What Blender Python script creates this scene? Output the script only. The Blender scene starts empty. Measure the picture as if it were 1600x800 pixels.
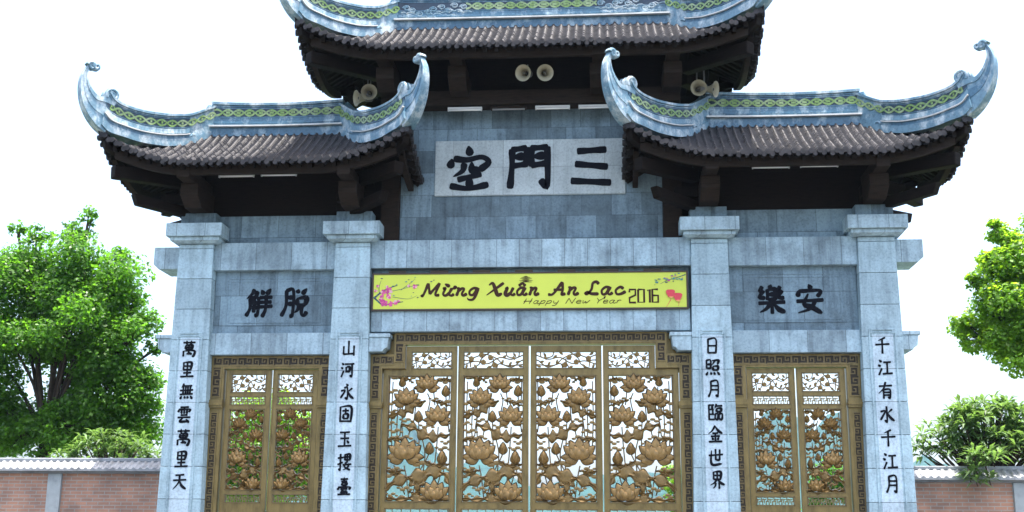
import bpy, math, random
import numpy as np
from mathutils import Vector, Matrix
random.seed(7); rng = np.random.default_rng(7)
S = bpy.context.scene; COL = S.collection; R = math.radians

# ---------------------------------------------------------------- camera
CX, CD, EYE = 1.2543, 19.8, 1.6
PITCH, YAW, ROLL, FPX = .2292, .0777, .0074, 1885.753
cam_d = bpy.data.cameras.new('camera'); cam = bpy.data.objects.new('camera', cam_d); COL.objects.link(cam)
fw = Vector((-math.sin(YAW)*math.cos(PITCH), math.cos(YAW)*math.cos(PITCH), math.sin(PITCH)))
rt = Vector((math.cos(YAW), math.sin(YAW), 0)); up = rt.cross(fw)
r2 = math.cos(ROLL)*rt+math.sin(ROLL)*up; u2 = -math.sin(ROLL)*rt+math.cos(ROLL)*up
M = Matrix((r2, u2, -fw)).transposed().to_4x4(); M.translation = Vector((CX, -CD, EYE))
cam.matrix_world = M
cam_d.sensor_width = 36; cam_d.lens = 36*FPX/1600; cam_d.clip_start = .1; cam_d.clip_end = 5000
S.camera = cam
# ---------------------------------------------------------------- light
SUN = Vector((.13, -.07, 1)).normalized()
elev = math.asin(SUN.z); az = math.atan2(SUN.x, SUN.y)
W = bpy.data.worlds.new('World'); S.world = W; W.use_nodes = True
nt = W.node_tree; bg = nt.nodes['Background']
sky = nt.nodes.new('ShaderNodeTexSky'); sky.sky_type = 'NISHITA'; sky.sun_disc = False
sky.sun_elevation = elev; sky.sun_rotation = az; sky.air_density = 1.0; sky.dust_density = 5.0; sky.ozone_density = 1.0
nt.links.new(sky.outputs[0], bg.inputs[0]); bg.inputs[1].default_value = .15
sun_d = bpy.data.lights.new('sun', 'SUN'); sun_d.energy = 3.1; sun_d.angle = R(.53); sun_d.color = (1, .95, .88)
sun = bpy.data.objects.new('sun', sun_d); COL.objects.link(sun)
sun.rotation_euler = (-SUN).to_track_quat('-Z', 'Y').to_euler()
VS = S.view_settings; S.display_settings.display_device = 'sRGB'
VS.view_transform = 'Standard'; VS.look = 'None'; VS.exposure = 2.0; VS.gamma = 1; VS.use_curve_mapping = False
S.cycles.max_bounces = 8; S.cycles.diffuse_bounces = 4; S.cycles.transparent_max_bounces = 12

# ---------------------------------------------------------------- materials
def mat(name):
    m = bpy.data.materials.new(name); m.use_nodes = True
    return m, m.node_tree.nodes, m.node_tree.links, m.node_tree.nodes['Principled BSDF']
def N(nodes, t, **k):
    n = nodes.new(t)
    for a, v in k.items():
        if a[0] == '_': n.inputs[a[1:].replace('_', ' ')].default_value = v
        else: setattr(n, a, v)
    return n
def ramp(nodes, stops, inp=None, links=None):
    r = nodes.new('ShaderNodeValToRGB'); e = r.color_ramp.elements
    while len(e) < len(stops): e.new(.5)
    for q, (p, c) in zip(e, stops): q.position = p; q.color = (*c, 1) if len(c) == 3 else c
    if inp is not None: links.new(inp, r.inputs[0])
    return r
def mix(nodes, links, f, a, b, mode='MIX'):
    m = nodes.new('ShaderNodeMix'); m.data_type = 'RGBA'; m.blend_type = mode
    for s, v in ((0, f), (6, a), (7, b)):
        if hasattr(v, 'links'): links.new(v, m.inputs[s])
        elif s == 0: m.inputs[0].default_value = v
        else: m.inputs[s].default_value = (*v, 1)
    return m.outputs[2]
def stone(name, bw, bh, base=(.40, .44, .48), var=.35, joint=.006, off=.5, ox=0., oz=0., stain=.5, mdark=.35):
    m, n, l, p = mat(name)
    tc = N(n, 'ShaderNodeTexCoord'); sx = N(n, 'ShaderNodeSeparateXYZ'); l.new(tc.outputs['Object'], sx.inputs[0])
    ad = N(n, 'ShaderNodeMath', operation='ADD'); l.new(sx.outputs[0], ad.inputs[0]); l.new(sx.outputs[1], ad.inputs[1])
    a2 = N(n, 'ShaderNodeMath', operation='ADD'); a2.inputs[1].default_value = ox+60*bw; l.new(ad.outputs[0], a2.inputs[0])
    a3 = N(n, 'ShaderNodeMath', operation='ADD'); a3.inputs[1].default_value = oz+20*bh; l.new(sx.outputs[2], a3.inputs[0])
    cb = N(n, 'ShaderNodeCombineXYZ'); l.new(a2.outputs[0], cb.inputs[0]); l.new(a3.outputs[0], cb.inputs[1])
    b = N(n, 'ShaderNodeTexBrick'); b.offset = off; b.squash = 1
    b.inputs['Scale'].default_value = 1; b.inputs['Mortar Size'].default_value = joint; b.inputs['Mortar Smooth'].default_value = .4
    b.inputs['Brick Width'].default_value = bw; b.inputs['Row Height'].default_value = bh; b.inputs['Bias'].default_value = -.1
    b.inputs['Color1'].default_value = (*base, 1); b.inputs['Color2'].default_value = (*[c*(1-var) for c in base], 1)
    b.inputs['Mortar'].default_value = (*[c*mdark for c in base], 1)
    l.new(cb.outputs[0], b.inputs['Vector'])
    n1 = N(n, 'ShaderNodeTexNoise', _Scale=2.3, _Detail=8., _Roughness=.68); l.new(tc.outputs['Object'], n1.inputs['Vector'])
    n2 = N(n, 'ShaderNodeTexNoise', _Scale=26., _Detail=5., _Roughness=.7); l.new(tc.outputs['Object'], n2.inputs['Vector'])
    mp = N(n, 'ShaderNodeMapping'); mp.inputs['Scale'].default_value = (9, 9, .8); l.new(tc.outputs['Object'], mp.inputs[0])
    n3 = N(n, 'ShaderNodeTexNoise', _Scale=1., _Detail=6., _Roughness=.6); l.new(mp.outputs[0], n3.inputs['Vector'])
    r1 = ramp(n, [(.30, (1-.62*stain,)*3), (.52, (1, 1, 1)), (.75, (1.14, 1.14, 1.12))], n1.outputs[0], l)
    r2_ = ramp(n, [(.26, (.6, .62, .66)), (.5, (1, 1, 1)), (.8, (1.16, 1.16, 1.15))], n2.outputs[0], l)
    r3 = ramp(n, [(.3, (1-.6*stain, 1-.59*stain, 1-.57*stain)), (.52, (1, 1, 1)), (.8, (1.08, 1.08, 1.07))], n3.outputs[0], l)
    vo = N(n, 'ShaderNodeTexVoronoi', _Scale=7.); l.new(tc.outputs['Object'], vo.inputs['Vector'])
    r4 = ramp(n, [(.03, (.3, .32, .36)), (.06, (1, 1, 1))], vo.outputs[0], l)
    c = mix(n, l, 1., b.outputs[0], r1.outputs[0], 'MULTIPLY'); c = mix(n, l, 1., c, r2_.outputs[0], 'MULTIPLY')
    c = mix(n, l, 1., c, r3.outputs[0], 'MULTIPLY'); c = mix(n, l, .6, c, r4.outputs[0], 'MULTIPLY')
    l.new(c, p.inputs['Base Color']); p.inputs['Roughness'].default_value = .7; p.inputs['Specular IOR Level'].default_value = .35
    bp = N(n, 'ShaderNodeBump', _Strength=.5, _Distance=.006)
    mm = N(n, 'ShaderNodeMath', operation='SUBTRACT'); l.new(n2.outputs[0], mm.inputs[0]); l.new(b.outputs['Fac'], mm.inputs[1])
    l.new(mm.outputs[0], bp.inputs['Height']); l.new(bp.outputs[0], p.inputs['Normal'])
    return m
def simple(name, col, rough=.5, metal=0., noise=0., nscale=8., spec=.5, bump=0., stretch=None):
    m, n, l, p = mat(name)
    p.inputs['Roughness'].default_value = rough; p.inputs['Metallic'].default_value = metal; p.inputs['Specular IOR Level'].default_value = spec
    p.inputs['Base Color'].default_value = (*col, 1)
    if noise:
        tc = N(n, 'ShaderNodeTexCoord'); src = tc.outputs['Object']
        if stretch:
            mp = N(n, 'ShaderNodeMapping'); mp.inputs['Scale'].default_value = stretch; l.new(src, mp.inputs[0]); src = mp.outputs[0]
        t = N(n, 'ShaderNodeTexNoise', _Scale=nscale, _Detail=7., _Roughness=.65); l.new(src, t.inputs['Vector'])
        r = ramp(n, [(.28, [c*(1-noise) for c in col]), (.5, col), (.75, [min(1, c*(1+.6*noise)) for c in col])], t.outputs[0], l)
        l.new(r.outputs[0], p.inputs['Base Color'])
        if bump:
            b = N(n, 'ShaderNodeBump', _Strength=bump, _Distance=.01); l.new(t.outputs[0], b.inputs['Height']); l.new(b.outputs[0], p.inputs['Normal'])
    return m
def glaze(name, base, worn, lo=.47, hi=.6, rough=.35, gsc=3.):
    m, n, l, p = mat(name); tc = N(n, 'ShaderNodeTexCoord')
    mp = N(n, 'ShaderNodeMapping'); mp.inputs['Scale'].default_value = (1, 1, .6); l.new(tc.outputs['Object'], mp.inputs[0])
    a = N(n, 'ShaderNodeTexNoise', _Scale=gsc, _Detail=9., _Roughness=.7); l.new(mp.outputs[0], a.inputs['Vector'])
    b = N(n, 'ShaderNodeTexNoise', _Scale=19., _Detail=5., _Roughness=.7); l.new(tc.outputs['Object'], b.inputs['Vector'])
    f = ramp(n, [(lo, (0, 0, 0)), (hi, (1, 1, 1))], a.outputs[0], l)
    g = ramp(n, [(.3, (.6, .6, .62)), (.5, (1, 1, 1)), (.75, (1.2, 1.2, 1.2))], b.outputs[0], l)
    c = mix(n, l, f.outputs[0], base, worn); c = mix(n, l, 1., c, g.outputs[0], 'MULTIPLY')
    l.new(c, p.inputs['Base Color']); p.inputs['Roughness'].default_value = rough
    bp = N(n, 'ShaderNodeBump', _Strength=.25, _Distance=.01); l.new(b.outputs[0], bp.inputs['Height']); l.new(bp.outputs[0], p.inputs['Normal'])
    return m
M_col = stone('column stone', 3., .53, (.43, .585, .645), .24, .0, 0, 1.5, .47, .5)
M_beam = stone('beam stone', .385, 3., (.40, .545, .615), .38, .006, 0, .1, 2., .62, .4)
M_lint = stone('lintel stone', .62, 3., (.405, .55, .62), .38, .006, 0, .3, 2., .62, .4)
M_cap = stone('capital stone', .5, 3., (.44, .585, .645), .2, .005, 0, .25, 2., .6, .3)
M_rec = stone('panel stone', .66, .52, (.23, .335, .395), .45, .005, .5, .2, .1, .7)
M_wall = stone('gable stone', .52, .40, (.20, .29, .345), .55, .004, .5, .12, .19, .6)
M_plaq = stone('plaque stone', .88, .5, (.52, .60, .61), .22, .003, 0, .2, .11, .3)
M_insc = stone('inscription stone', 3., .53, (.53, .66, .73), .12, .006, 0, 1.5, .47, .3)
M_ink = simple('black paint', (.006, .007, .011), .7, spec=.08)
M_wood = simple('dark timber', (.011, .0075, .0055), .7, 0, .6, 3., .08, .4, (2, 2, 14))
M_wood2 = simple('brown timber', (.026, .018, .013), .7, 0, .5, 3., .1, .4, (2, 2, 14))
M_tile = simple('roof tile', (.031, .0295, .032), .5, 0, .8, 6., .25, .3)
M_glz = glaze('blue grey ridge glaze', (.055, .14, .215), (.34, .45, .51), .50, .66, gsc=4.5)
M_glzp = glaze('pale weathered ridge glaze', (.125, .235, .31), (.52, .59, .61), .47, .64, .45, 4.5)
M_sunledge = simple('sunlit white ledge', (.62, .63, .61), .7, 0, .35, 5.)  # ridge ledge coloured near-white, sunlight on its top put into the colour
M_band = simple('dark blue band', (.022, .045, .075), .5, 0, .4, 6.)
M_green = glaze('green glazed guilloche', (.165, .285, .08), (.30, .39, .22), .45, .62, .4)
M_bz = simple('gold bronze', (.21, .152, .054), .34, .4, .45, 3., .5, .15, (3, 3, 1))
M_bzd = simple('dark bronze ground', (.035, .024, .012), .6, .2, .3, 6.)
M_bzk = simple('bronze key relief', (.165, .118, .047), .45, .3, .3, 9.)
M_lot = simple('copper brown lotus', (.27, .165, .054), .33, .4, .45, 11., bump=.3)
M_leafb = simple('brown bronze lotus leaf', (.225, .145, .05), .35, .4, .45, 11., bump=.3)
M_stem = simple('dark bronze stem', (.14, .09, .04), .45, .2)
M_yel = simple('yellow printed vinyl', (.60, .68, .075), .45, 0, .06, 1.5)
M_txt = simple('brown print', (.05, .02, .012), .6, spec=.15)
M_edge = simple('dark banner frame', (.05, .03, .018), .5)
M_pink = simple('pink print', (.65, .10, .27), .5); M_red = simple('red print', (.65, .05, .07), .5)
M_leafp = simple('blue green print', (.06, .25, .22), .5); M_tw = simple('dark blue print', (.03, .06, .09), .5)
M_pale = simple('pale pink print', (.75, .42, .45), .5)
M_horn = simple('cream horn paint', (.36, .33, .23), .45, 0, .15, 6.); M_hdark = simple('dark horn throat', (.05, .045, .03), .6)
M_tube = simple('white tube lamp', (.85, .86, .82), .3); M_gal = simple('grey steel', (.25, .26, .27), .4, .6)
M_conc = simple('grey concrete', (.33, .36, .36), .75, 0, .45, 3., .3, .3)

# ---------------------------------------------------------------- mesh helpers
class MB:
    def __init__(s): s.v = []; s.f = []; s.m = []
    def add(s, vs, fs, mi=0):
        o = len(s.v); s.v += [tuple(map(float, q)) for q in vs]; s.f += [[o+i for i in f] for f in fs]; s.m += [mi]*len(fs)
    def box(s, x0, x1, y0, y1, z0, z1, mi=0):
        s.add([(x, y, z) for z in (z0, z1) for y in (y0, y1) for x in (x0, x1)],
              [(0, 2, 3, 1), (4, 5, 7, 6), (0, 1, 5, 4), (2, 6, 7, 3), (0, 4, 6, 2), (1, 3, 7, 5)], mi)
    def prism(s, pts, y0, y1, mi=0):           # outline in x,z (counter-clockwise seen from the front), extruded along y
        n = len(pts)
        s.add([(x, y0, z) for x, z in pts]+[(x, y1, z) for x, z in pts],
              [list(range(n)), list(range(2*n-1, n-1, -1))]+[[i, n+i, n+(i+1) % n, (i+1) % n] for i in range(n)], mi)
    def beam(s, a, b, w, h, mi=0, nose=0., taper=1.):
        a = Vector(a); b = Vector(b); d = (b-a).normalized(); sd = d.cross(Vector((0, 0, 1))).normalized(); u = sd.cross(d)
        vs = []
        for p_, k in ((a, 1.), (b, taper)):
            for q, e in ((-1, -1), (1, -1), (1, 1), (-1, 1)):
                vs.append(p_+sd*q*w/2+u*e*h/2*k-(d*nose if (p_ is b and e < 0) else d*0))
        s.add(vs, [(3, 2, 1, 0), (4, 5, 6, 7), (0, 1, 5, 4), (1, 2, 6, 5), (2, 3, 7, 6), (3, 0, 4, 7)], mi)
    def tube(s, pts, rad, n=6, mi=0, caps=True):
        pts = [Vector(p_) for p_ in pts]; k = len(pts); rads = rad if hasattr(rad, '__len__') else [rad]*k
        vs = []; ref = None
        for i in range(k):
            d = (pts[min(i+1, k-1)]-pts[max(i-1, 0)]).normalized()
            if ref is None: ref = d.orthogonal().normalized()
            ref = (ref-d*ref.dot(d)).normalized(); q = d.cross(ref)
            vs += [pts[i]+(ref*math.cos(2*math.pi*j/n)+q*math.sin(2*math.pi*j/n))*rads[i] for j in range(n)]
        fs = [[i*n+j, i*n+(j+1) % n, (i+1)*n+(j+1) % n, (i+1)*n+j] for i in range(k-1) for j in range(n)]
        if caps: fs += [list(range(n-1, -1, -1)), [(k-1)*n+j for j in range(n)]]
        s.add(vs, fs, mi)
    def build(s, name, mats, parent=None, smooth=False, bevel=0., auto=None):
        me = bpy.data.meshes.new(name); me.from_pydata(s.v, [], s.f)
        for m in (mats if isinstance(mats, (list, tuple)) else [mats]): me.materials.append(m)
        me.polygons.foreach_set('material_index', s.m)
        if smooth: me.polygons.foreach_set('use_smooth', [True]*len(s.f))
        me.validate(); me.update()
        if auto: me.set_sharp_from_angle(angle=R(auto))
        o = bpy.data.objects.new(name, me); COL.objects.link(o)
        if parent: o.parent = parent
        if bevel:
            b = o.modifiers.new('bevel', 'BEVEL'); b.width = bevel; b.segments = 2; b.limit_method = 'ANGLE'
        return o
def tag(o, label=None, cat=None, group=None, kind=None):
    for k, v in (('label', label), ('category', cat), ('group', group), ('kind', kind)):
        if v: o[k] = v
    return o
def empty(name, loc=(0, 0, 0)):
    o = bpy.data.objects.new(name, None); o.empty_display_size = .2; o.location = loc; COL.objects.link(o); return o
def catmull(P, k=5):
    P = [np.array(q, float) for q in P]
    if len(P) == 2: return [P[0]+(P[1]-P[0])*t for t in np.linspace(0, 1, k+1)]
    E = [2*P[0]-P[1]]+P+[2*P[-1]-P[-2]]; out = []
    for i in range(1, len(E)-2):
        a, b, c, d = E[i-1:i+3]
        for t in np.linspace(0, 1, k, endpoint=False):
            out.append(.5*((2*b)+(c-a)*t+(2*a-5*b+4*c-d)*t*t+(3*b-a-3*c+d)*t**3))
    return out+[P[-1]]
def ribbon(mb, P, wd, y, dep, mi=0):            # flat raised brush stroke on a plane facing -y; P in x,z
    k = len(P); vs = []; 
    for i in range(k):
        d = P[min(i+1, k-1)]-P[max(i-1, 0)]; L = np.hypot(*d) or 1; nx, nz = -d[1]/L, d[0]/L
        for sg in (1, -1): vs.append((P[i][0]+nx*wd[i]*sg, y, P[i][1]+nz*wd[i]*sg))
    vs += [(x, y+dep, z) for x, _, z in vs]; o = 2*k; fs = []
    for i in range(k-1):
        a = 2*i; fs += [[a, a+1, a+3, a+2], [a, a+2, o+a+2, o+a], [a+1, o+a+1, o+a+3, a+3]]
    fs += [[0, o, o+1, 1], [2*k-2, 2*k-1, o+2*k-1, o+2*k-2]]
    mb.add(vs, fs, mi)
def strokes(mb, spec, x, z, sx, sz, w, y, dep=.006, mi=0, shear=0., brush=True, sharp=False):
    # spec: strokes on a 100 grid, y down; x,z = left top corner
    for n_, st in enumerate(spec.split('|')):
        q = [float(t) for t in st.split()]; P = [(q[i], q[i+1]) for i in range(0, len(q), 2)]
        P = [(x+(a+shear*(100-b))*sx/100, z-b*sz/100) for a, b in P]
        C = [np.array(p_) for p_ in P] if sharp else catmull(P, 5)
        k = len(C); t = np.linspace(0, 1, k)
        L = sum(np.hypot(*(C[i+1]-C[i])) for i in range(k-1)); dx = P[-1][0]-P[0][0]; dz = P[-1][1]-P[0][1]
        if not brush: wd = np.full(k, w)
        elif L < .27*max(abs(sx), abs(sz)): wd = w*(.55+.75*np.sin(np.clip(t*2.2, 0, 2.6)))
        elif dz < 0 and dx < -.25*L: wd = w*(1.15-.80*t**1.3)
        elif dz < 0 and dx > .35*L and abs(dz) > .25*L: wd = w*(.55+.85*np.sin(np.clip(t*2.5, 0, 3))**1.2)
        else: wd = w*(1.22-1.75*t*(1-t)+.06*t)
        wd = np.array(wd)*(1 if not brush else 1); wd[0] *= .8 if brush else 1; wd[-1] *= .75 if brush else 1
        if brush and not sharp:              # a rounded nib at both ends
            d0 = C[0]-C[1]; d1 = C[-1]-C[-2]
            C = [C[0]+d0/(np.hypot(*d0) or 1)*w*.28]+C+[C[-1]+d1/(np.hypot(*d1) or 1)*w*.3]
            wd = np.concatenate([[wd[0]*.6], wd, [wd[-1]*.5]])
        ribbon(mb, C, wd, y-.0006*(n_ % 9), dep+.0006*(n_ % 9), mi)
CH = {
'三': '20 16 85 13|15 45 88 52|5 83 95 88', '門': '15 12 15 50 11 96|15 12 46 8|20 29 42 26|15 48 48 44|47 8 46 46|58 8 58 48|57 9 92 7|63 28 87 25|58 47 90 43|92 7 92 92 78 80',
'空': '48 1 52 20|8 30 4 48|14 28 45 31 80 25 97 37 76 54|38 40 34 56 14 68|56 38 58 54 74 54|24 76 78 64|51 70 51 92|6 90 48 96 95 88',
'解': '30 3 22 18 4 34|26 14 44 14 34 32|16 34 16 70 3 95|16 34 46 34 46 88 36 94|18 50 44 50|18 66 44 66|31 34 31 82|58 6 66 20|92 2 78 20|52 32 98 30|54 48 96 47|52 64 100 62|76 24 76 70 64 98',
'脫': '18 8 18 60 2 96|18 8 44 8 44 90 34 96|20 32 42 32|20 54 42 54|64 4 60 16|94 2 78 20|60 36 60 58|60 36 94 33 91 58|60 58 90 58|68 60 62 76 52 84|78 60 78 88 88 95 97 82',
'樂': '50 2 44 14|36 18 36 52|36 18 64 18 64 52|38 34 62 34|36 52 64 52|18 8 8 22 20 24|22 22 6 44 26 46|82 8 72 22 86 24|88 22 74 44 94 46|4 64 97 60|51 54 51 98|44 68 28 84 8 94|58 66 74 84 96 94',
'安': '48 2 56 16|12 22 8 42|14 24 88 22 78 42|44 34 30 68 56 78 90 98|70 54 52 82 8 97|4 58 97 54',
'萬': '8 14 94 12|32 2 34 24|66 2 64 24|26 30 26 54|26 30 74 30 74 54|27 42 73 42|26 54 74 54|50 30 50 86|12 66 12 98|12 66 90 64 88 94 76 98|34 84 64 80|60 74 70 88',
'里': '22 8 22 52|22 8 78 8 76 52|24 30 76 30|22 52 78 52|50 8 50 94|24 72 78 70|4 95 97 92',
'無': '30 2 14 26|22 16 88 14|4 44 97 40|26 16 26 66|44 16 44 64|60 16 60 64|78 16 76 64|4 68 96 64|16 78 8 96|38 78 40 92|58 78 62 92|80 76 94 94',
'雲': '22 6 80 4|10 20 8 36|10 20 92 18 84 34|50 6 50 44|24 28 36 30|24 38 36 40|62 28 76 30|62 38 76 40|28 54 74 52|6 68 96 66|46 68 22 92 80 90|66 78 88 98',
'天': '20 14 80 10|6 44 96 40|50 12 44 56 6 97|50 46 66 74 97 95', '山': '50 4 50 82|14 38 14 86|14 86 88 82|88 34 88 94',
'河': '12 10 24 20|6 36 18 44|8 94 24 58|34 16 98 14|42 34 42 66|42 34 66 34 66 64|42 62 66 60|84 16 84 90 70 84',
'永': '44 2 56 14|30 26 52 26 52 92 38 84|8 44 36 42 6 86|86 28 58 48|54 44 74 74 97 90', '固': '12 6 12 96|12 6 88 6 88 96|12 92 88 92|28 30 72 28|50 16 50 50|34 50 34 76|34 50 66 50 66 76|34 76 66 76',
'玉': '16 10 84 8|20 46 80 44|4 92 97 88|50 10 50 90|66 58 80 74',
'樓': '4 28 40 24|22 4 22 96 12 90|4 66 38 52|54 6 54 40|54 6 88 6 88 40|44 22 98 20|54 38 88 38|70 2 70 54|64 52 52 78 90 97|84 60 72 84 42 97|40 68 99 63',
'臺': '26 10 76 8|50 0 50 24|32 24 70 22|36 32 36 46|36 32 66 32 66 46|36 46 66 46|10 60 8 72|10 58 92 56 86 70|28 68 72 66|44 68 34 82 70 80|26 88 76 86|50 76 50 98|8 99 94 97',
'日': '24 8 22 92|24 8 78 8 76 92|24 48 76 48|22 90 76 90', '照': '8 8 8 56|8 8 36 8 36 56|8 32 36 32|8 56 36 56|46 10 90 8 84 32|66 10 46 36|52 44 52 68|52 44 86 44 84 68|52 66 84 66|16 78 4 97|36 78 40 94|58 78 64 94|80 76 96 95',
'月': '30 6 28 60 12 97|30 6 76 6 76 92 62 86|32 32 74 32|30 56 74 56',
'臨': '8 8 8 94|8 8 42 8|8 34 40 34|34 34 34 62|8 62 40 62|8 92 44 92|30 8 30 34|60 2 48 28|56 14 98 12|60 28 60 48|60 28 90 28 90 48|60 48 90 48|50 60 48 92|50 60 68 60 66 92|50 92 68 92|76 60 76 92|76 60 98 60 96 92|76 92 98 92',
'金': '50 2 30 30 4 49|52 6 70 30 97 47|32 46 68 44|20 64 80 62|50 46 50 92|28 72 36 84|74 70 64 84|6 95 95 93', '世': '4 40 98 34|22 12 22 90 88 88|50 4 50 66|78 6 76 66|50 66 76 66',
'界': '26 4 26 46|26 4 74 4 72 46|26 24 72 24|26 46 72 46|50 4 50 46|48 46 30 66 3 79|52 46 72 66 97 77|38 66 36 84 20 98|62 64 62 99', '千': '70 4 24 22|4 46 97 42|50 16 48 98',
'江': '14 8 28 20|6 36 20 46|8 96 28 58|42 22 90 20|66 22 64 88|34 90 98 86', '有': '8 26 94 22|52 2 38 38 4 68|36 46 36 98|36 46 80 46 78 94 66 90|38 62 76 62|38 78 76 78',
'水': '50 4 50 92 36 84|10 34 40 32 8 82|86 20 58 42|54 40 72 68 98 88'}
def character(c, cx, cz, w, h, y, parent, sw=.062):
    mb = MB(); strokes(mb, CH[c], cx-w/2, cz+h/2, w, h, sw*(w+h)/2, y, .006)
    return mb.build('painted_character', M_ink, parent)

# ================================================================ SETTING
g = MB(); g.box(-900, 900, -80, 1500, -1.2, -.02)
tag(g.build('ground', simple('grassy ground', (.07, .11, .03), .9, 0, .5, .5)), kind='structure')
g = MB(); g.add([(-60, -60, 0), (60, -60, 0), (60, 6, 0), (-60, 6, 0)], [(0, 1, 2, 3)])
tag(g.build('plaza', stone('plaza stone', .6, .6, (.20, .20, .19), .2, .006, .5)), kind='structure')

def hill(name, peaks, x0, x1, y0, y1, seed):
    nx, ny = 90, 50; r_ = np.random.default_rng(seed); vs = []
    X = np.linspace(x0, x1, nx); Y = np.linspace(y0, y1, ny)
    ph = r_.uniform(0, 6.28, (12, 2)); fr = r_.uniform(.01, .08, (12, 2))
    for yy in Y:
        for xx in X:
            h = 0
            for (px, py, hh, sx, sy) in peaks: h = max(h, hh*math.exp(-((abs(xx-px)/sx)**2.2+(abs(yy-py)/sy)**2)))
            nz = sum(math.sin(xx*f[0]+p_[0])*math.sin(yy*f[1]+p_[1])/(1+i*.25) for i, (f, p_) in enumerate(zip(fr, ph)))
            vs.append((xx, yy, max(-1., h*(1+.055*nz)-.5)))
    mb = MB(); mb.add(vs, [(j*nx+i, j*nx+i+1, (j+1)*nx+i+1, (j+1)*nx+i) for j in range(ny-1) for i in range(nx-1)])
    return tag(mb.build(name, M_hill, None, True), kind='structure')
M_hill = simple('forested karst', (.02, .06, .05), .9, 0, .7, .05, .1, .8)
K_ = 4.
hill('hill', [((x-1.25)*K_+1.25, (y+19.8)*K_-19.8, (h-1.6)*K_+1.6, a*K_, b*K_) for x, y, h, a, b in [(-46, 250, 27, 15, 30), (-74, 255, 21, 22, 30), (-26, 245, 17.5, 16, 26), (2, 250, 15.5, 30, 30), (40, 252, 30, 14, 30), (56, 258, 33, 13, 30), (72, 250, 20, 9, 26), (-112, 260, 16, 30, 30), (112, 260, 15, 30, 30)]], -680, 680, 760, 1280, 3)

# ================================================================ GATE
gate = empty('temple_gate', (0, .4, 0))
gate.location = (0, 0, 0)
tag(gate, 'grey stone temple gate with three upturned tiled roofs and ornate bronze doors', 'gate')
def hw(z): return .30+(6.5-z)*.0155
INS = ['萬里無雲萬里天', '山河永固玉樓臺', '日照月臨金世界', '千江有水千江月']
for ci, cx in enumerate((-5.76, -3.02, 3.02, 5.76)):
    mb = MB(); zs = [0]+[.06+.53*i for i in range(0, 13) if .06+.53*i < 6.45]+[6.5]
    zs = sorted(set(zs))
    for a, b in zip(zs[:-1], zs[1:]):        # one course of stone after another, hairline joints between
        w0, w1 = hw(a), hw(b); e = .0035
        vs = [(cx+s_*w, y, z) for z, w in ((a+e, w0), (b-e, w1)) for y in (0, .8) for s_ in (-1, 1) ]
        mb.add(vs, [(0, 2, 3, 1), (4, 5, 7, 6), (0, 1, 5, 4), (2, 6, 7, 3), (0, 4, 6, 2), (1, 3, 7, 5)])
    mb.box(cx-.28, cx+.28, .02, .78, 0.01, 6.49, 1)
    colo = mb.build('column', [M_col, simple('joint mortar', (.09, .1, .11), .9)], gate, bevel=.007)
    mb = MB()
    for (h0, h1, z0, z1) in ((.36, .425, 6.505, 6.54), (.43, .43, 6.54, 6.605), (.49, .49, 6.607, 6.835)):
        vs = [(cx+sx*h, .4+sy*(h+.1), z) for z, h in ((z0, h0), (z1, h1)) for sy in (-1, 1) for sx in (-1, 1)]
        mb.add(vs, [(0, 2, 3, 1), (4, 5, 7, 6), (0, 1, 5, 4), (2, 6, 7, 3), (0, 4, 6, 2), (1, 3, 7, 5)])
    mb.build('capital', M_cap, colo, bevel=.008)
    mb = MB(); mb.box(cx-.31, cx+.31, .02, .78, 6.837, 7.06); mb.build('capital_neck', M_rec, colo, bevel=.006)
    # recessed-look inscription panel: border mouldings, notched top, pale field
    mb = MB(); mb.box(cx-.165, cx+.165, -.006, .02, .6, 4.86); pn = mb.build('inscription_panel', M_insc, colo)
    mb = MB()
    for s_ in (-1, 1):
        mb.box(cx+s_*.207-.013, cx+s_*.207+.013, -.016, .02, .6, 4.955)
        mb.box(cx+s_*.175-.019, cx+s_*.175+.019, -.012, .02, 4.875, 4.93)
    mb.box(cx-.194, cx+.194, -.0165, .02, 4.93, 4.955); mb.box(cx-.15, cx+.15, -.009, .02, 4.888, 4.902)
    mb.build('panel_border', M_col, colo, bevel=.003)
    zz = [4.68, 4.325, 3.95, 3.565, 3.19, 2.83, 2.465] if ci in (0, 1, 3) else [4.68, 4.33, 3.98, 3.60, 3.25, 2.88, 2.52]
    if ci == 1: zz = [4.67, 4.31, 3.94, 3.57, 3.16, 2.79, 2.40]
    for c, z in zip(INS[ci], zz):
        character(c, cx+random.uniform(-.012, .012), z, .235, .275, -.0125, colo, .064)
def sym(x0, x1): return (x0, x1) if x0 < x1 else (x1, x0)
def part(name, m, boxes, parent=gate, bevel=.008):
    mb = MB()
    for b in boxes: mb.box(*b)
    return mb.build(name, m, parent, bevel=bevel)
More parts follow.
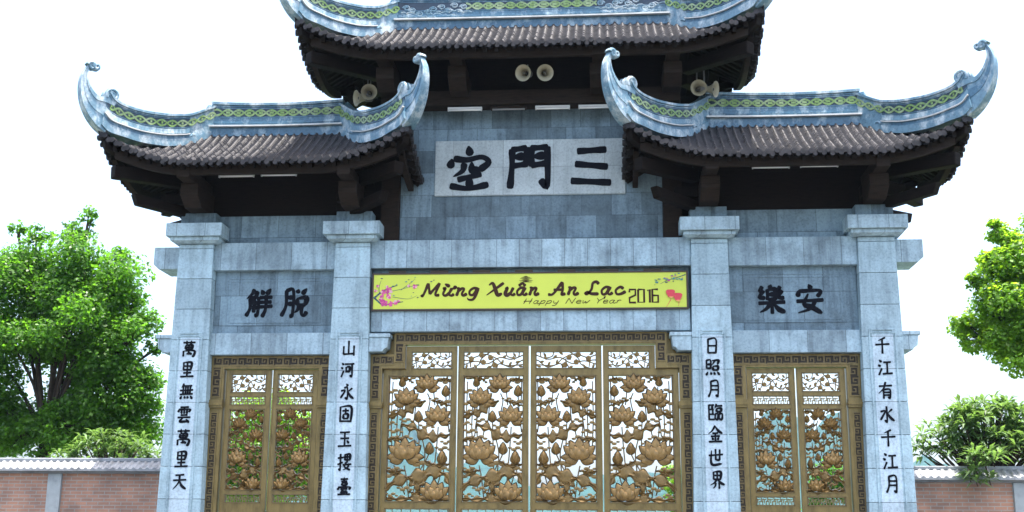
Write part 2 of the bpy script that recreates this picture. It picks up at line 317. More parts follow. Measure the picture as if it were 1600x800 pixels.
# beams, lintels, recessed panels
part('stone_beam', M_beam, [(-2.715, 2.715, .07, .7, 6.06, 6.545)])
part('stone_lintel', M_beam, [(-2.68, 2.68, .09, .7, 4.965, 5.33)])
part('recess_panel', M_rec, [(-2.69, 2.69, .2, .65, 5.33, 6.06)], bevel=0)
for s_ in (-1, 1):
    a, b = sym(s_*3.325, s_*5.455)
    part('stone_beam', M_lint, [(a, b, .08, .7, 6.05, 6.535)])
    a, b = sym(s_*3.345, s_*5.435)
    part('stone_lintel', M_lint, [(a, b, .085, .7, 4.585, 4.955)])
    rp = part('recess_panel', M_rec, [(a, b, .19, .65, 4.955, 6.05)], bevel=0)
    c = s_*4.375
    mb = MB()                                   # incised double frame of the panel
    for k, (x, z0, z1) in enumerate(((.84, 5.10, 5.92), (.79, 5.15, 5.87))):
        for q in (-1, 1):
            mb.box(c+q*x-.007, c+q*x+.007, .182, .2, z0, z1)
            zz = z1 if q > 0 else z0
            mb.box(c-x+.008, c+x-.008, .1823, .2, zz-.007, zz+.007)
    mb.build('incised_frame', M_rec, rp)
    for ch, x in (('解脫', -1), ('樂安', 1))[0 if s_ < 0 else 1][0:1] and [(t, (-4.655, -4.035)[i] if s_ < 0 else (4.035, 4.66)[i]) for i, t in enumerate('解脫' if s_ < 0 else '樂安')]:
        character(ch, x, 5.495, .46, .50, .184, rp, .070)
    # beam ends beyond the outer columns, with the corbel shelves below
    a, b = s_*6.06, s_*6.53
    mb = MB(); pts = [(a, 6.08), (b-s_*.10, 6.08), (b, 6.17), (b, 6.47), (a, 6.47)]
    mb.prism(pts if s_ > 0 else pts[::-1], .08, .7); mb.build('beam_end', M_cap, gate, bevel=.01)
    for x_in, d, parent_y in ((s_*6.08, s_, .06), (s_*2.69, -s_, .03)):
        mb = MB(); x1 = x_in+d*(.30 if abs(x_in) > 4 else .36)
        pts = [(x_in, 4.62), (x1-d*.13, 4.62), (x1-d*.10, 4.665), (x1-d*.05, 4.69), (x1-d*.03, 4.86), (x_in, 4.86)]
        mb.prism(pts if d > 0 else pts[::-1], parent_y, .60)
        mb.box(*sym(x_in, x1), parent_y-.02, .62, 4.862, 4.925)
        mb.build('stone_corbel', M_cap, gate, bevel=.008)
    a, b = sym(s_*3.33, s_*5.45)
    part('neck_wall', M_rec, [(a, b, .24, .68, 6.535, 7.05)], bevel=0)
    a, b = sym(s_*3.0, s_*5.76)
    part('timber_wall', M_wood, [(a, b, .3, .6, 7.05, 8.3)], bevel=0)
    a, b = sym(s_*2.6, s_*3.33); part('timber_infill', M_wood, [(a, b, .36, .56, 6.55, 7.6)], bevel=0)
    a, b = sym(s_*2.275, s_*2.60)
    part('timber_post', M_wood2, [(a, b, .22, .60, 6.56, 9.3)], bevel=.015)
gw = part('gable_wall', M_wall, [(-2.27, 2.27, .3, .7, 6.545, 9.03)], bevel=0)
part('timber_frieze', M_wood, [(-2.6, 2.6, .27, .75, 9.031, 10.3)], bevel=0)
part('timber_beam', M_wood2, [(-2.6, 2.6, -.05, .26, 8.935, 9.20)], bevel=.01)
pl = part('name_plaque', M_plaq, [(-1.67, 1.64, .272, .3, 7.38, 8.385)], gw, bevel=.004)
character('空', -1.07, 7.88, .73, .80, .265, pl, .074)
character('門', -.04, 7.89, .80, .82, .265, pl, .074)
character('三', 1.05, 7.885, .74, .80, .265, pl, .082)

# ---------------------------------------------------------------- roofs
def make_roof(cx, zr, Rl, L, ze, flare, x0, upper=False, sc=1.):
    Wd = L-Rl; y0 = .4; rise = zr-ze
    def H(dx, dy):
        dx, dy = abs(dx), abs(dy); t = min(1.06, max(dy/Wd, (dx-Rl)/Wd, 0))
        a = max(0, (dx-x0)/(L-x0)); b = max(0, dy/Wd)
        return zr-rise*(1.22*t-.22*t*t)+flare*(a*b)**1.8
    roof = None
    pitch = .135; rows = .06; mb = MB(); jr = np.random.default_rng(int(abs(cx)*10)+5)
    def slope(front, sgn):
        half = L if front else Wd
        nu = int(round(2*half/pitch)); pu = 2*half/nu; sub = 8
        us = np.array([-half+pu*(i/sub) for i in range(nu*sub+1)])
        nrow = int(round(Wd/rows)); ds = []
        for r_ in range(nrow):
            for q in (0., .5, .94): ds.append(((r_+q)/nrow, q))
        ds.append((1.0, .97))
        idx = {}; vs = []; fs = []; jit = jr.normal(0, .006, (nu*sub+1)//sub+2); rowj = jr.normal(0, .005, (nrow+1, nu+2))
        inner = Rl if front else 0.
        for j, (t, q) in enumerate(ds):
            for i, u in enumerate(us):
                lim = inner+t*Wd
                uu = max(-lim, min(lim, u))
                d = t*Wd
                dx, dy = (uu, sgn*d) if front else (sgn*(Rl+d), uu)
                ph = (i % sub)/sub; c = math.cos(2*math.pi*ph)
                roll = .062*max(0., c-.3)**.5-.010 if c > .3 else -.010-.012*(.3-c)
                z = H(dx, dy)+roll+float(jit[(i+sub//2)//sub])+float(rowj[min(j//3, nrow), (i+sub//2)//sub])+((.007 if c > .3 else .03)*q-(.006 if q > .95 else 0))
                idx[(j, i)] = len(vs); vs.append((cx+dx, y0+dy, z))
        for j in range(len(ds)-1):
            for i in range(len(us)-1):
                a = inner+ds[j+1][0]*Wd
                if abs(us[i]) > a+pu/sub and abs(us[i+1]) > a+pu/sub: continue
                f = [idx[(j, i)], idx[(j, i+1)], idx[(j+1, i+1)], idx[(j+1, i)]]
                up_ = (front and sgn < 0) or (not front and sgn < 0)
                if front: f = f[::-1] if sgn < 0 else f
                else: f = f if sgn < 0 else f[::-1]
                fs.append(f)
        mb.add(vs, fs, 0)
        # eave end caps: round discs closing each roll, drip tiles between
        for k in range(nu+1):
            u = -half+k*pu
            for (uu, rr, dz) in ((u, .046, .006), (u+pu/2, .046, -.03)):
                if abs(uu) > half-.01: continue
                dx, dy = (uu, sgn*Wd) if front else (sgn*L, uu)
                z = H(dx, dy)+dz+float(jr.normal(0, .007)); out = (.025 if dz > 0 else .010)+float(jr.normal(0, .008))
                nrm = Vector((0, sgn, 0)) if front else Vector((sgn, 0, 0)); tg = Vector((1, 0, 0)) if front else Vector((0, 1, 0))
                c0 = Vector((cx+dx, y0+dy, z))
                ring = [c0+tg*rr*math.cos(a)+Vector((0, 0, rr*math.sin(a))) for a in np.linspace(0, 2*math.pi, 9)[:-1]]
                v = [p_-nrm*.10 for p_ in ring]+[p_+nrm*out for p_ in ring]
                ff = [[i, (i+1) % 8, 8+(i+1) % 8, 8+i] for i in range(8)]+[list(range(8, 16))]
                mb.add(v, ff, 0)
    for s_ in (-1, 1): slope(True, s_)
    for s_ in (-1, 1): slope(False, s_)
    roof = mb.build('tiled_roof', M_tile, gate, True, auto=50)
    # soffit: boards under the tiles plus rafters
    mb = MB(); nx = 40; ny = 24
    X = np.linspace(-L+.03, L-.03, nx+1); Y = np.linspace(-Wd+.03, Wd-.03, ny+1)
    vs = [(cx+x, y0+y, H(x, y)-.085) for y in Y for x in X]; k = nx+1
    mb.add(vs, [(j*k+i, (j+1)*k+i, (j+1)*k+i+1, j*k+i+1) for j in range(ny) for i in range(nx)])
    n = int(2*L/.2)
    for i in range(n+1):
        x = -L+.1+(2*L-.2)*i/n
        for sg in (-1, 1):
            d0 = max(.1, abs(x)-Rl)
            if d0 < Wd-.15:
                for a, b in ((d0, (d0+Wd-.05)/2), ((d0+Wd-.05)/2, Wd-.05)):
                    mb.beam((cx+x, y0+sg*a, H(x, a)-.125), (cx+x, y0+sg*b, H(x, b)-.125), .07, .08)
    n = int(2*Wd/.2)
    for i in range(n+1):
        y = -Wd+.1+(2*Wd-.2)*i/n
        for sg in (-1, 1):
            d0 = Rl+max(.1, abs(y))
            if d0 < L-.15:
                mb.beam((cx+sg*d0, y0+y, H(d0, y)-.125), (cx+sg*(L-.05), y0+y, H(L-.05, y)-.125), .07, .08)
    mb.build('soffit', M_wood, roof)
    # eave beams following the curved eave
    for sg in (-1, 1):
        mb = MB(); yy = sg*(Wd-.2); xs = np.linspace(-L+.26, L-.26, 31)
        for a, b in zip(xs[:-1], xs[1:]):
            za, zb = H(a, yy)-.125, H(b, yy)-.125
            vs = [(cx+x, y0+yy+o, z+h) for x, z in ((a, za), (b, zb)) for o, h in ((-.045, -.165), (.045, -.165), (.045, 0), (-.045, 0))]
            mb.add(vs, [(0, 1, 5, 4), (1, 2, 6, 5), (2, 3, 7, 6), (3, 0, 4, 7)])
        mb.build('eave_beam', M_wood2, roof)
        mb = MB(); xx = sg*(L-.2); ys = np.linspace(-Wd+.26, Wd-.26, 17)
        for a, b in zip(ys[:-1], ys[1:]):
            za, zb = H(xx, a)-.125, H(xx, b)-.125
            vs = [(cx+xx+o, y0+y, z+h) for y, z in ((a, za), (b, zb)) for o, h in ((-.045, -.165), (.045, -.165), (.045, 0), (-.045, 0))]
            mb.add(vs, [(4, 5, 1, 0), (5, 6, 2, 1), (6, 7, 3, 2), (7, 4, 0, 3)])
        mb.build('eave_beam', M_wood2, roof)
    # hip rafters with square-cut noses and curled bracket ends, bracket arms
    zb = ze-.25
    for sx in (-1, 1):
        for sy in (-1, 1):
            mb = MB()
            a = Vector((cx+sx*(Rl+.25), y0+sy*.25, zb+.22)); b = Vector((cx+sx*(L-.22), y0+sy*(Wd-.22), zb+.15))
            mb.beam(a, b, .19, .22, nose=.0)
            mb.beam(b+Vector((-sx*.5, -sy*.5, .06)), Vector((cx+sx*(L-.05), y0+sy*(Wd-.05), H(L, Wd)-.17)), .13, .14, nose=.1)
            for (q, hh, ln) in (((.15, -.30, .22),) if not upper else ()):
                c0 = Vector((cx+sx*(Rl+.7+q*.55), y0+sy*(.7+q*.55), zb+hh))
                mb.beam(c0-Vector((sx*.5, sy*.5, .02)), c0+Vector((sx*ln, sy*ln, .05)), .16, .18, nose=.09)
            mb.build('hip_rafter', M_wood, roof, bevel=.02)
    arms = ((-4.385-1.36-cx, -4.385+1.36-cx) if cx < 0 else (-1.36, 1.36)) if not upper else (-2.45, -1.21, 1.21, 2.45)
    for x in arms:
        for sy in (-1, 1):
            mb = MB(); w = .155; yb = y0+sy*.1
            ya = y0+sy*(Wd-.5)
            za, zb2 = (7.06, 7.43) if not upper else (ze-.55, ze-.2)
            pr = [(yb, za), (y0+sy*(Wd-.75), za), (ya+sy*0, za+.16), (ya, za+.37), (yb, za+.37)]
            n_ = len(pr); vs = [(cx+x-w, y, z) for y, z in pr]+[(cx+x+w, y, z) for y, z in pr]
            ff = [list(range(n_)), list(range(2*n_-1, n_-1, -1))]+[[i, n_+i, n_+(i+1) % n_, (i+1) % n_] for i in range(n_)]
            if sy > 0: ff = [f[::-1] for f in ff]
            mb.add(vs, ff)
            mb.box(cx+x-w-.004, cx+x+w+.004, *sym(ya-sy*.05, ya+sy*.008), za+.225, za+.245)
            mb.box(cx+x-.11, cx+x+.11, *sym(yb, y0+sy*(Wd-.14)), za+.371, za+.56)
            mb.build('bracket_arm', M_wood2, roof, bevel=.012)
    if not upper:                               # stepped, curled arms at the gable ends
        for sx in (-1, 1):
            for yy in (.12, .62):
                mb = MB()
                for k_, (ln, z0, z1) in enumerate(((1.76, 7.04, 7.21), (1.93, 7.24, 7.42))):
                    xa, xb = cx+sx*1.2, cx+sx*ln
                    pts = [(xa, z0), (xb-sx*.16, z0), (xb-sx*.04, z0+.06), (xb, z0+.11), (xb-sx*.03, z1), (xa, z1)]
                    mb.prism(pts if sx > 0 else pts[::-1], yy-.09, yy+.09)
                mb.build('gable_bracket', M_wood, roof, bevel=.015)
    # ridges: strips laid out in a vertical plane, station by station
    def strip(mb, lo, hi, t0, t1, half, mp, mi=0):
        n_ = len(lo); vs = []
        t0 = np.broadcast_to(t0, n_); t1 = np.broadcast_to(t1, n_); hf = np.broadcast_to(half, n_)
        for i in range(n_):
            for t in (t0[i], t1[i]):
                q = lo[i]+(hi[i]-lo[i])*t
                for o in (-1, 1): vs.append(mp(q[0], q[1], o*hf[i]))
        fs = []
        for i in range(n_-1):
            a, b = 4*i, 4*i+4
            fs += [[a, a+2, b+2, b], [a+1, b+1, b+3, a+3], [a+2, a+3, b+3, b+2], [a, b, b+1, a+1]]
        fs += [[0, 1, 3, 2], [4*n_-4, 4*n_-2, 4*n_-1, 4*n_-3]]
        mb.add(vs, fs, mi)
    def guilloche(mb, lo, hi, i0, i1, c, amp, half, mp, per, w=.031):
        arc = np.concatenate([[0], np.cumsum([np.hypot(*(lo[i+1]-lo[i])) for i in range(len(lo)-1)])])
        sl = slice(i0, i1); A = arc[sl]*math.pi/per
        # strands twist about each other, heart-shaped eyes between
        s1 = np.sin(A)*amp; 
        strip(mb, lo[sl], hi[sl], c+s1-w, c+s1+w, half+.010, mp, 2)
        strip(mb, lo[sl], hi[sl], c-s1-w, c-s1+w, half+.013, mp, 2)
        k = math.ceil(A[0]/math.pi)
        while (k+.5)*math.pi < A[-1]:
            i = int(np.searchsorted(arc, (k+.5)*per)); i = min(max(i, 1), len(lo)-2)
            a, b = max(i-2, 0), min(i+2, len(lo)-1)
            strip(mb, lo[a:b], hi[a:b], c-.034, c+.034, half+.016, mp, 2); k += 1
    ns = 150
    zt = .52
    # main ridge
    def mpx(s, z, o): return (cx+s, y0+o, zr+z)
    xs = np.linspace(-Rl-.02, Rl+.02, ns if upper else 100); sag = .045*(xs/Rl)**2
    lo = np.stack([xs, 0*xs-.12], 1); hi = np.stack([xs, .50+sag], 1)
    mb = MB()
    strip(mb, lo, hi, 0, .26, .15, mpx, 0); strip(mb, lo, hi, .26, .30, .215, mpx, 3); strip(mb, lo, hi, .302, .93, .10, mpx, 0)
    strip(mb, lo, hi, .40, .47, .113, mpx, 0); strip(mb, lo, hi, .585, .84, .104, mpx, 4); strip(mb, lo, hi, .57, .595, .112, mpx, 0); strip(mb, lo, hi, .83, .855, .112, mpx, 0)
    strip(mb, lo, hi, .88, .915, .117, mpx, 0); strip(mb, lo, hi, .932, 1.0, .145, mpx, 1)
    if upper:
        m_ = len(xs); guilloche(mb, lo, hi, int(m_*.26), int(m_*.74), .712, .085, .103, mpx, .20)
    else: guilloche(mb, lo, hi, 1, len(xs)-1, .712, .085, .103, mpx, .20)
    if upper:                                   # moulded cloud scrolls near both ends
        for sg in (-1, 1):
            for k_ in range(9):
                px = sg*(2.28-.13*k_+random.uniform(-.03, .03)); pz = random.uniform(.18, .42)
                sp = [(px+sg*.07*(1-t*.7)*math.cos(t*9), pz+.05*(1-t*.7)*math.sin(t*9)) for t in np.linspace(0, 1, 14)]
                for yy, q in ((-.10, 1), (.10, -1)):
                    mb.tube([(cx+a, y0+yy-.004*q, zr+b) for a, b in sp], .016, 5, 1)
                wv = [(px-.1+.05*t, pz-.09+.018*math.sin(t*2.2)) for t in range(6)]
                mb.tube([(cx+a, y0-.104, zr+b) for a, b in wv], .013, 5, 1)
    mb.build('main_ridge', [M_glz, M_glzp, M_green, M_sunledge, M_band], roof, True, auto=35)
    # hips
    up_k = [(0, .51), (.10, .455), (.5, .225), (.72, .155), (.97, .105), (1.4, .065), (1.75, .09), (1.93, .16), (2.02, .27)]
    lo_k = [(0, -.12), (.10, -.15), (.5, -.36), (.72, -.43), (.97, -.49), (1.4, -.52), (1.75, -.49), (2.0, -.46), (2.14, -.36)]
    for sx in (-1, 1):
        for sy in (-1, 1):
            ex, ey = cx+sx*Rl, y0
            def mph(s, z, o):
                k_ = .70711; return (ex+sx*(s*sc*k_)+sx*sy*(-o)*k_*1, ey+sy*(s*sc*k_)+o*k_, zr+z) if sx*sy < 0 else (ex+sx*(s*sc*k_)-o*k_*sx*sy, ey+sy*(s*sc*k_)+o*k_, zr+z)
            fl = sx*sy > 0
            def mpf(s, z, o): return mph(s, z, -o if fl else o)
            hi = np.array(catmull(up_k, 14)); lo = np.array(catmull(lo_k, 14)); n_ = len(hi)
            mb = MB(); sp = 14*2+1                  # lower, thicker length starts at the ornament
            strip(mb, lo[:sp+1], hi[:sp+1], 0, .22, .12, mpf, 1); strip(mb, lo[:sp+1], hi[:sp+1], .222, .93, .095, mpf, 1)
            strip(mb, lo[:sp+1], hi[:sp+1], .93, 1, .13, mpf, 1)
            l2, h2 = lo[sp:], hi[sp:]
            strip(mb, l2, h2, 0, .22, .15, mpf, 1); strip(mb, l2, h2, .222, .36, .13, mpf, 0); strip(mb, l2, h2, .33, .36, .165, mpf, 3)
            strip(mb, l2, h2, .362, .93, .10, mpf, 0)
            strip(mb, l2, h2, .40, .54, .112, mpf, 1)
            strip(mb, l2, h2, .58, .85, .104, mpf, 4); strip(mb, l2, h2, .565, .585, .114, mpf, 0); strip(mb, l2, h2, .845, .865, .114, mpf, 0); strip(mb, l2, h2, .885, .915, .12, mpf, 1)
            strip(mb, l2, h2, .932, 1.0, .14, mpf, 1)
            # arc-length resampled copy carries the guilloche
            ar = np.concatenate([[0], np.cumsum(np.hypot(*(lo[1:]-lo[:-1]).T))]); tt = np.linspace(.03, ar[-1]*.955, 190)
            lr = np.stack([np.interp(tt, ar, lo[:, k_]) for k_ in (0, 1)], 1); hr = np.stack([np.interp(tt, ar, hi[:, k_]) for k_ in (0, 1)], 1)
            guilloche(mb, lr, hr, 0, 190, .715, .085, .103, mpf, .20)
            # ornament at the break
            for o in (-.09, .09):
                mb.tube([mpf(.42+.05*math.cos(a)*(1+.3*a/6), -.20+.05*math.sin(a), o) for a in np.linspace(0, 6, 10)], .028, 6, 1)
            # finial: swept horn with grooved sides
            out = np.array(catmull([(2.05, -.47), (2.22, -.36), (2.36, -.21), (2.47, -.01), (2.525, .24), (2.51, .47), (2.42, .66)], 7))
            inn = np.array(catmull([(1.90, .14), (2.06, .16), (2.20, .14), (2.31, .22), (2.385, .34), (2.42, .47), (2.40, .58)], 7))
            hw_ = np.linspace(.10, .04, len(out))
            strip(mb, inn, out, 0, 1, hw_, mpf, 1); strip(mb, inn, out, .0, .2, hw_*1.18, mpf, 1); strip(mb, inn, out, .38, .62, hw_*1.12, mpf, 0 if sx > 0 else 1); strip(mb, inn, out, .82, 1.015, hw_*1.18, mpf, 1)
            # scroll at the root and heart-shaped curl at the tip
            def scroll(c, r0, turns, a0, th, dirn):
                P_ = [(c[0]+r0*(1-.8*t)*math.cos(a0+dirn*t*turns*6.283), c[1]+r0*(1-.8*t)*math.sin(a0+dirn*t*turns*6.283)) for t in np.linspace(0, 1, 22)]
                for o in (-1, 0, 1): mb.tube([mpf(a, b, o*th*1.0) for a, b in P_], [.036-.012*t for t in np.linspace(0, 1, 22)], 8, 1)
            scroll((1.965, .215), .115, 1.7, -.6, .085, 1)
            scroll((2.355, .655), .07, 1.3, .2, .035, 1); scroll((2.27, .67), .06, 1.2, .6, .035, -1)
            mb.build('hip_ridge', [M_glz, M_glzp, M_green, M_sunledge, M_band], roof, True, auto=35)
    return roof
make_roof(-4.55, 8.66, 1.18, 2.66, 7.66, .55, 1.15, sc=.98)
make_roof(4.38, 8.66, 1.3, 2.77, 7.66, .55, 1.2, sc=1.)
make_roof(0, 10.62, 2.45, 3.94, 9.63, .52, 2.3, True, .985)

# ---------------------------------------------------------------- bronze doors
def key_run(mb, p0, p1, y, size, w=.016, flip=False):   # raised meander spirals between two points (axis aligned)
    L = math.hypot(p1[0]-p0[0], p1[1]-p0[1]); n = max(1, round(L/(size*1.12))); st = L/n
    ux, uz = (p1[0]-p0[0])/L, (p1[1]-p0[1])/L; vx, vz = -uz, ux
    pat = [(0, 0), (1, 0), (1, 1), (.22, 1), (.22, .42), (.62, .42), (.62, .66)]
    pat2 = [(0, 0), (0, 1), (.78, 1), (.78, .3), (.34, .3), (.34, .66)]
    for k in range(n):
        P = [(a*.9*st/size+.05, b) for a, b in (pat if k % 2 == (1 if flip else 0) else pat2)]
        if k % 2: P = [(a, 1-b) for a, b in P]
        for i in range(len(P)-1):
            (a, b), (c, d) = P[i], P[i+1]
            q = [(p0[0]+ux*(k*st+a_*size)+vx*(b_-.5)*size, p0[1]+uz*(k*st+a_*size)+vz*(b_-.5)*size) for a_, b_ in ((a, b), (c, d))]
            x0, x1 = min(q[0][0], q[1][0])-w/2, max(q[0][0], q[1][0])+w/2; z0, z1 = min(q[0][1], q[1][1])-w/2, max(q[0][1], q[1][1])+w/2
            mb.box(x0, x1, y-.014-.0007*(i % 3), y+.004, z0, z1, 2)
def band(mb, x0, x1, z0, z1, y, size):             # dark sunk band with bright edges and a meander
    b = .016
    mb.box(x0, x1, y-.003, y+.01, z0, z1, 1)
    for bx in ((x0, x1, z0, z0+b), (x0, x1, z1-b, z1), (x0, x0+b, z0+b+.001, z1-b-.001), (x1-b, x1, z0+b+.001, z1-b-.001)):
        mb.box(bx[0], bx[1], y-.016, y+.01, bx[2], bx[3], 0)
    cx, cz = (x0+x1)/2, (z0+z1)/2
    if x1-x0 > z1-z0: key_run(mb, (x0+.035, cz), (x1-.035, cz), y, size)
    else: key_run(mb, (cx, z0+.035), (cx, z1-.035), y, size)
FY = .22
# central frame, stepped round the corbels
mb = MB()
mb.box(-2.29, 2.29, FY, FY+.2, 4.765, 4.962)
for s_ in (-1, 1):
    mb.box(*sym(s_*2.10, s_*2.29), FY, FY+.2, 4.36, 4.764); mb.box(*sym(s_*2.291, s_*2.70), FY, FY+.2, 4.36, 4.60)
    mb.box(*sym(s_*2.485, s_*2.72), FY, FY+.2, 0, 4.359)
    mb.box(*sym(s_*2.47, s_*2.71), FY-.05, FY+.1, 3.69, 3.80); mb.box(*sym(s_*2.46, s_*2.715), FY-.07, FY+.1, 3.725, 3.765)
    mb.box(*sym(s_*2.2, s_*2.76), FY+.12, FY+.19, 4.3, 4.97)
    band(mb, *sym(s_*2.12, s_*2.275), 4.465, 4.79, FY, .11)
    band(mb, *sym(s_*2.277, s_*2.66), 4.42, 4.58, FY, .11)
    band(mb, *sym(s_*2.515, s_*2.665), 3.84, 4.418, FY, .11)
    band(mb, *sym(s_*2.525, s_*2.665), .1, 3.63, FY, .105)
band(mb, -2.275, 2.275, 4.795, 4.95, FY, .11)
mb.build('door_frame', [M_bz, M_bzd, M_bzk], gate)
for s_ in (-1, 1):
    c = s_*4.385; mb = MB()
    mb.box(c-1.07, c+1.07, FY, FY+.2, 4.365, 4.583)
    for q in (-1, 1):
        mb.box(*sym(c+q*.815, c+q*1.09), FY, FY+.2, 0, 4.364)
        mb.box(*sym(c+q*.81, c+q*1.085), FY-.05, FY+.1, 3.70, 3.83); mb.box(*sym(c+q*.805, c+q*1.09), FY-.07, FY+.1, 3.74, 3.785)
        band(mb, *sym(c+q*.855, c+q*1.02), 3.88, 4.40, FY, .115); band(mb, *sym(c+q*.875, c+q*1.01), .1, 3.63, FY, .10)
    band(mb, c-1.02, c+1.02, 4.403, 4.565, FY, .115)
    mb.build('door_frame', [M_bz, M_bzd, M_bzk], gate)

# lotus work: shapes in panel coordinates u (0..1) right, v (0..2.1) down
def petal(mb, base, tip, wid, y, bul, mi=0, curl=0., rim=None):
    base, tip = np.array(base), np.array(tip); ax = tip-base; L = np.hypot(*ax); ax = ax/L; nn = np.array([-ax[1], ax[0]])
    prof = [(0, .16), (.18, .62), (.4, .97), (.58, 1.), (.76, .78), (.9, .36), (1, .0)]
    vs = []; k = len(prof)
    for t, w in prof:
        off = nn*curl*L*t*t
        c0 = base+ax*L*t+off
        vs += [(*(c0+nn*w*wid/2),), (*c0,), (*(c0-nn*w*wid/2),)]
    V = []
    for i, q in enumerate(vs):
        t = prof[i//3][0]; edge = i % 3 != 1
        V.append((q[0], y-(bul*.35 if edge else bul*(.55+.6*math.sin(t*3.1))), q[1]))
    V += [(q[0], y+.012, q[1]) for q in vs]; o = 3*k; fs = []
    for i in range(k-1):
        a = 3*i
        for j in (0, 1): fs += [[a+j, a+j+1, a+j+4, a+j+3], [o+a+j+3, o+a+j+4, o+a+j+1, o+a+j]]
        fs += [[a, a+3, o+a+3, o+a], [a+2, o+a+2, o+a+5, a+5]]
    mb.add(V, fs, mi)
    if rim is not None:                       # dark outline behind each petal: crevice shade put in as colour
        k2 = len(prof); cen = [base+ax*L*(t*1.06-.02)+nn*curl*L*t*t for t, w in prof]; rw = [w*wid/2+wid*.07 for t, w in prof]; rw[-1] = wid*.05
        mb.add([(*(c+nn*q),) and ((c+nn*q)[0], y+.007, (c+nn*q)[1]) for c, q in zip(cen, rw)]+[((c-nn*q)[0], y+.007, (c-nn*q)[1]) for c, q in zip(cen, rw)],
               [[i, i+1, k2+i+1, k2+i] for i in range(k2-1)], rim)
class Panel:
    def __init__(s, x0, z1, k, mir, y, kx=None): s.x0, s.z1, s.k, s.m, s.y, s.kx = x0, z1, k, mir, y, kx or k
    def __call__(s, u, v): return (s.x0+s.kx*((1-u) if s.m else u), s.z1-s.k*v)
def flower(P, u, v, r, par, half=False):
    mb = MB(); y = P.y; f = lambda a, b: P(u+a*r, v+b*r)
    K = P.k*r
    outer = [(-1.0, .05, .42), (1.0, .05, .42), (-.72, .62, .5), (.72, .62, .5)] if not half else [(-1.05, .1, .4), (1.05, .1, .4)]
    for n_, (a, b, w) in enumerate(outer): petal(mb, f(a*.1, .25), f(a, b), w*K, y-.004*n_, .03, 0, .18*(1 if (a > 0) == (b > .3) else -1)*(-1 if P.m else 1), 1)
    for n_, (a, b, w) in enumerate([(-.86, -.42, .46), (.86, -.42, .46), (-.5, -.72, .5), (.5, -.72, .5), (0, -.9, .5)]):
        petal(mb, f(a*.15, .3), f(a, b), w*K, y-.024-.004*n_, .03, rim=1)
    for n_, (a, b, w) in enumerate([(-.52, -.25, .5), (.52, -.25, .5), (-.24, -.46, .5), (.26, -.42, .5), (0, -.22, .56)]):
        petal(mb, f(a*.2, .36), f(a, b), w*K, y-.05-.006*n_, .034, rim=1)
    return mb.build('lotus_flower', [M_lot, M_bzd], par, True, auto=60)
def bud(P, u, v, r, par):
    mb = MB(); f = lambda a, b: P(u+a*r, v+b*r); K = P.k*r
    for n_, (a, b, w) in enumerate([(-.55, -.3, .75), (.55, -.3, .75), (0, -1.05, 1.05), (-.28, -.72, .7), (.28, -.66, .7)]):
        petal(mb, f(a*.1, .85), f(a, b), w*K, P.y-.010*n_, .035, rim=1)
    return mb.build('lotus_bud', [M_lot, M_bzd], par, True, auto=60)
def lobed_leaf(P, pts, w, par, seed, name='lotus_leaf', m=None):
    r_ = np.random.default_rng(seed); C = np.array(catmull([(u, v) for u, v in pts], 10)); k = len(C); mb = MB()
    vs = []; ph = r_.uniform(0, 6)
    for i in range(k):
        t = i/(k-1); d = C[min(i+1, k-1)]-C[max(i-1, 0)]; d = d/(np.hypot(*d) or 1); nn = np.array([-d[1], d[0]])
        ww = w*(math.sin(math.pi*min(1, max(.03, t*.96+.02)))**.55)
        a = ww*(.55+.30*math.sin(t*30+ph)+.12*math.sin(t*13)); b = ww*(.62+.32*math.sin(t*26+ph+1.5)+.12*math.sin(t*11+2))
        for o, dp in ((-a, .006), (-a*.45, .026), (0, .012), (b*.45, .028), (b, .006)):
            x, z = P(*(C[i]+nn*o)); vs.append((x, P.y+.004-dp*1.5, z))
    V = vs+[(x, P.y+.014, z) for x, _, z in vs]; n5 = 5*k; fs = []
    for i in range(k-1):
        for j in range(4): a = 5*i+j; fs += [[a, a+1, a+6, a+5], [n5+a+5, n5+a+6, n5+a+1, n5+a]]
        fs += [[5*i, 5*i+5, n5+5*i+5, n5+5*i], [5*i+4, n5+5*i+4, n5+5*i+9, 5*i+9]]
    fs += [[0, n5, n5+1, 1], [1, n5+1, n5+2, 2], [2, n5+2, n5+3, 3], [3, n5+3, n5+4, 4]]
    mb.add(V, fs)
    return mb.build(name, m or M_leafb, par, True, auto=70)
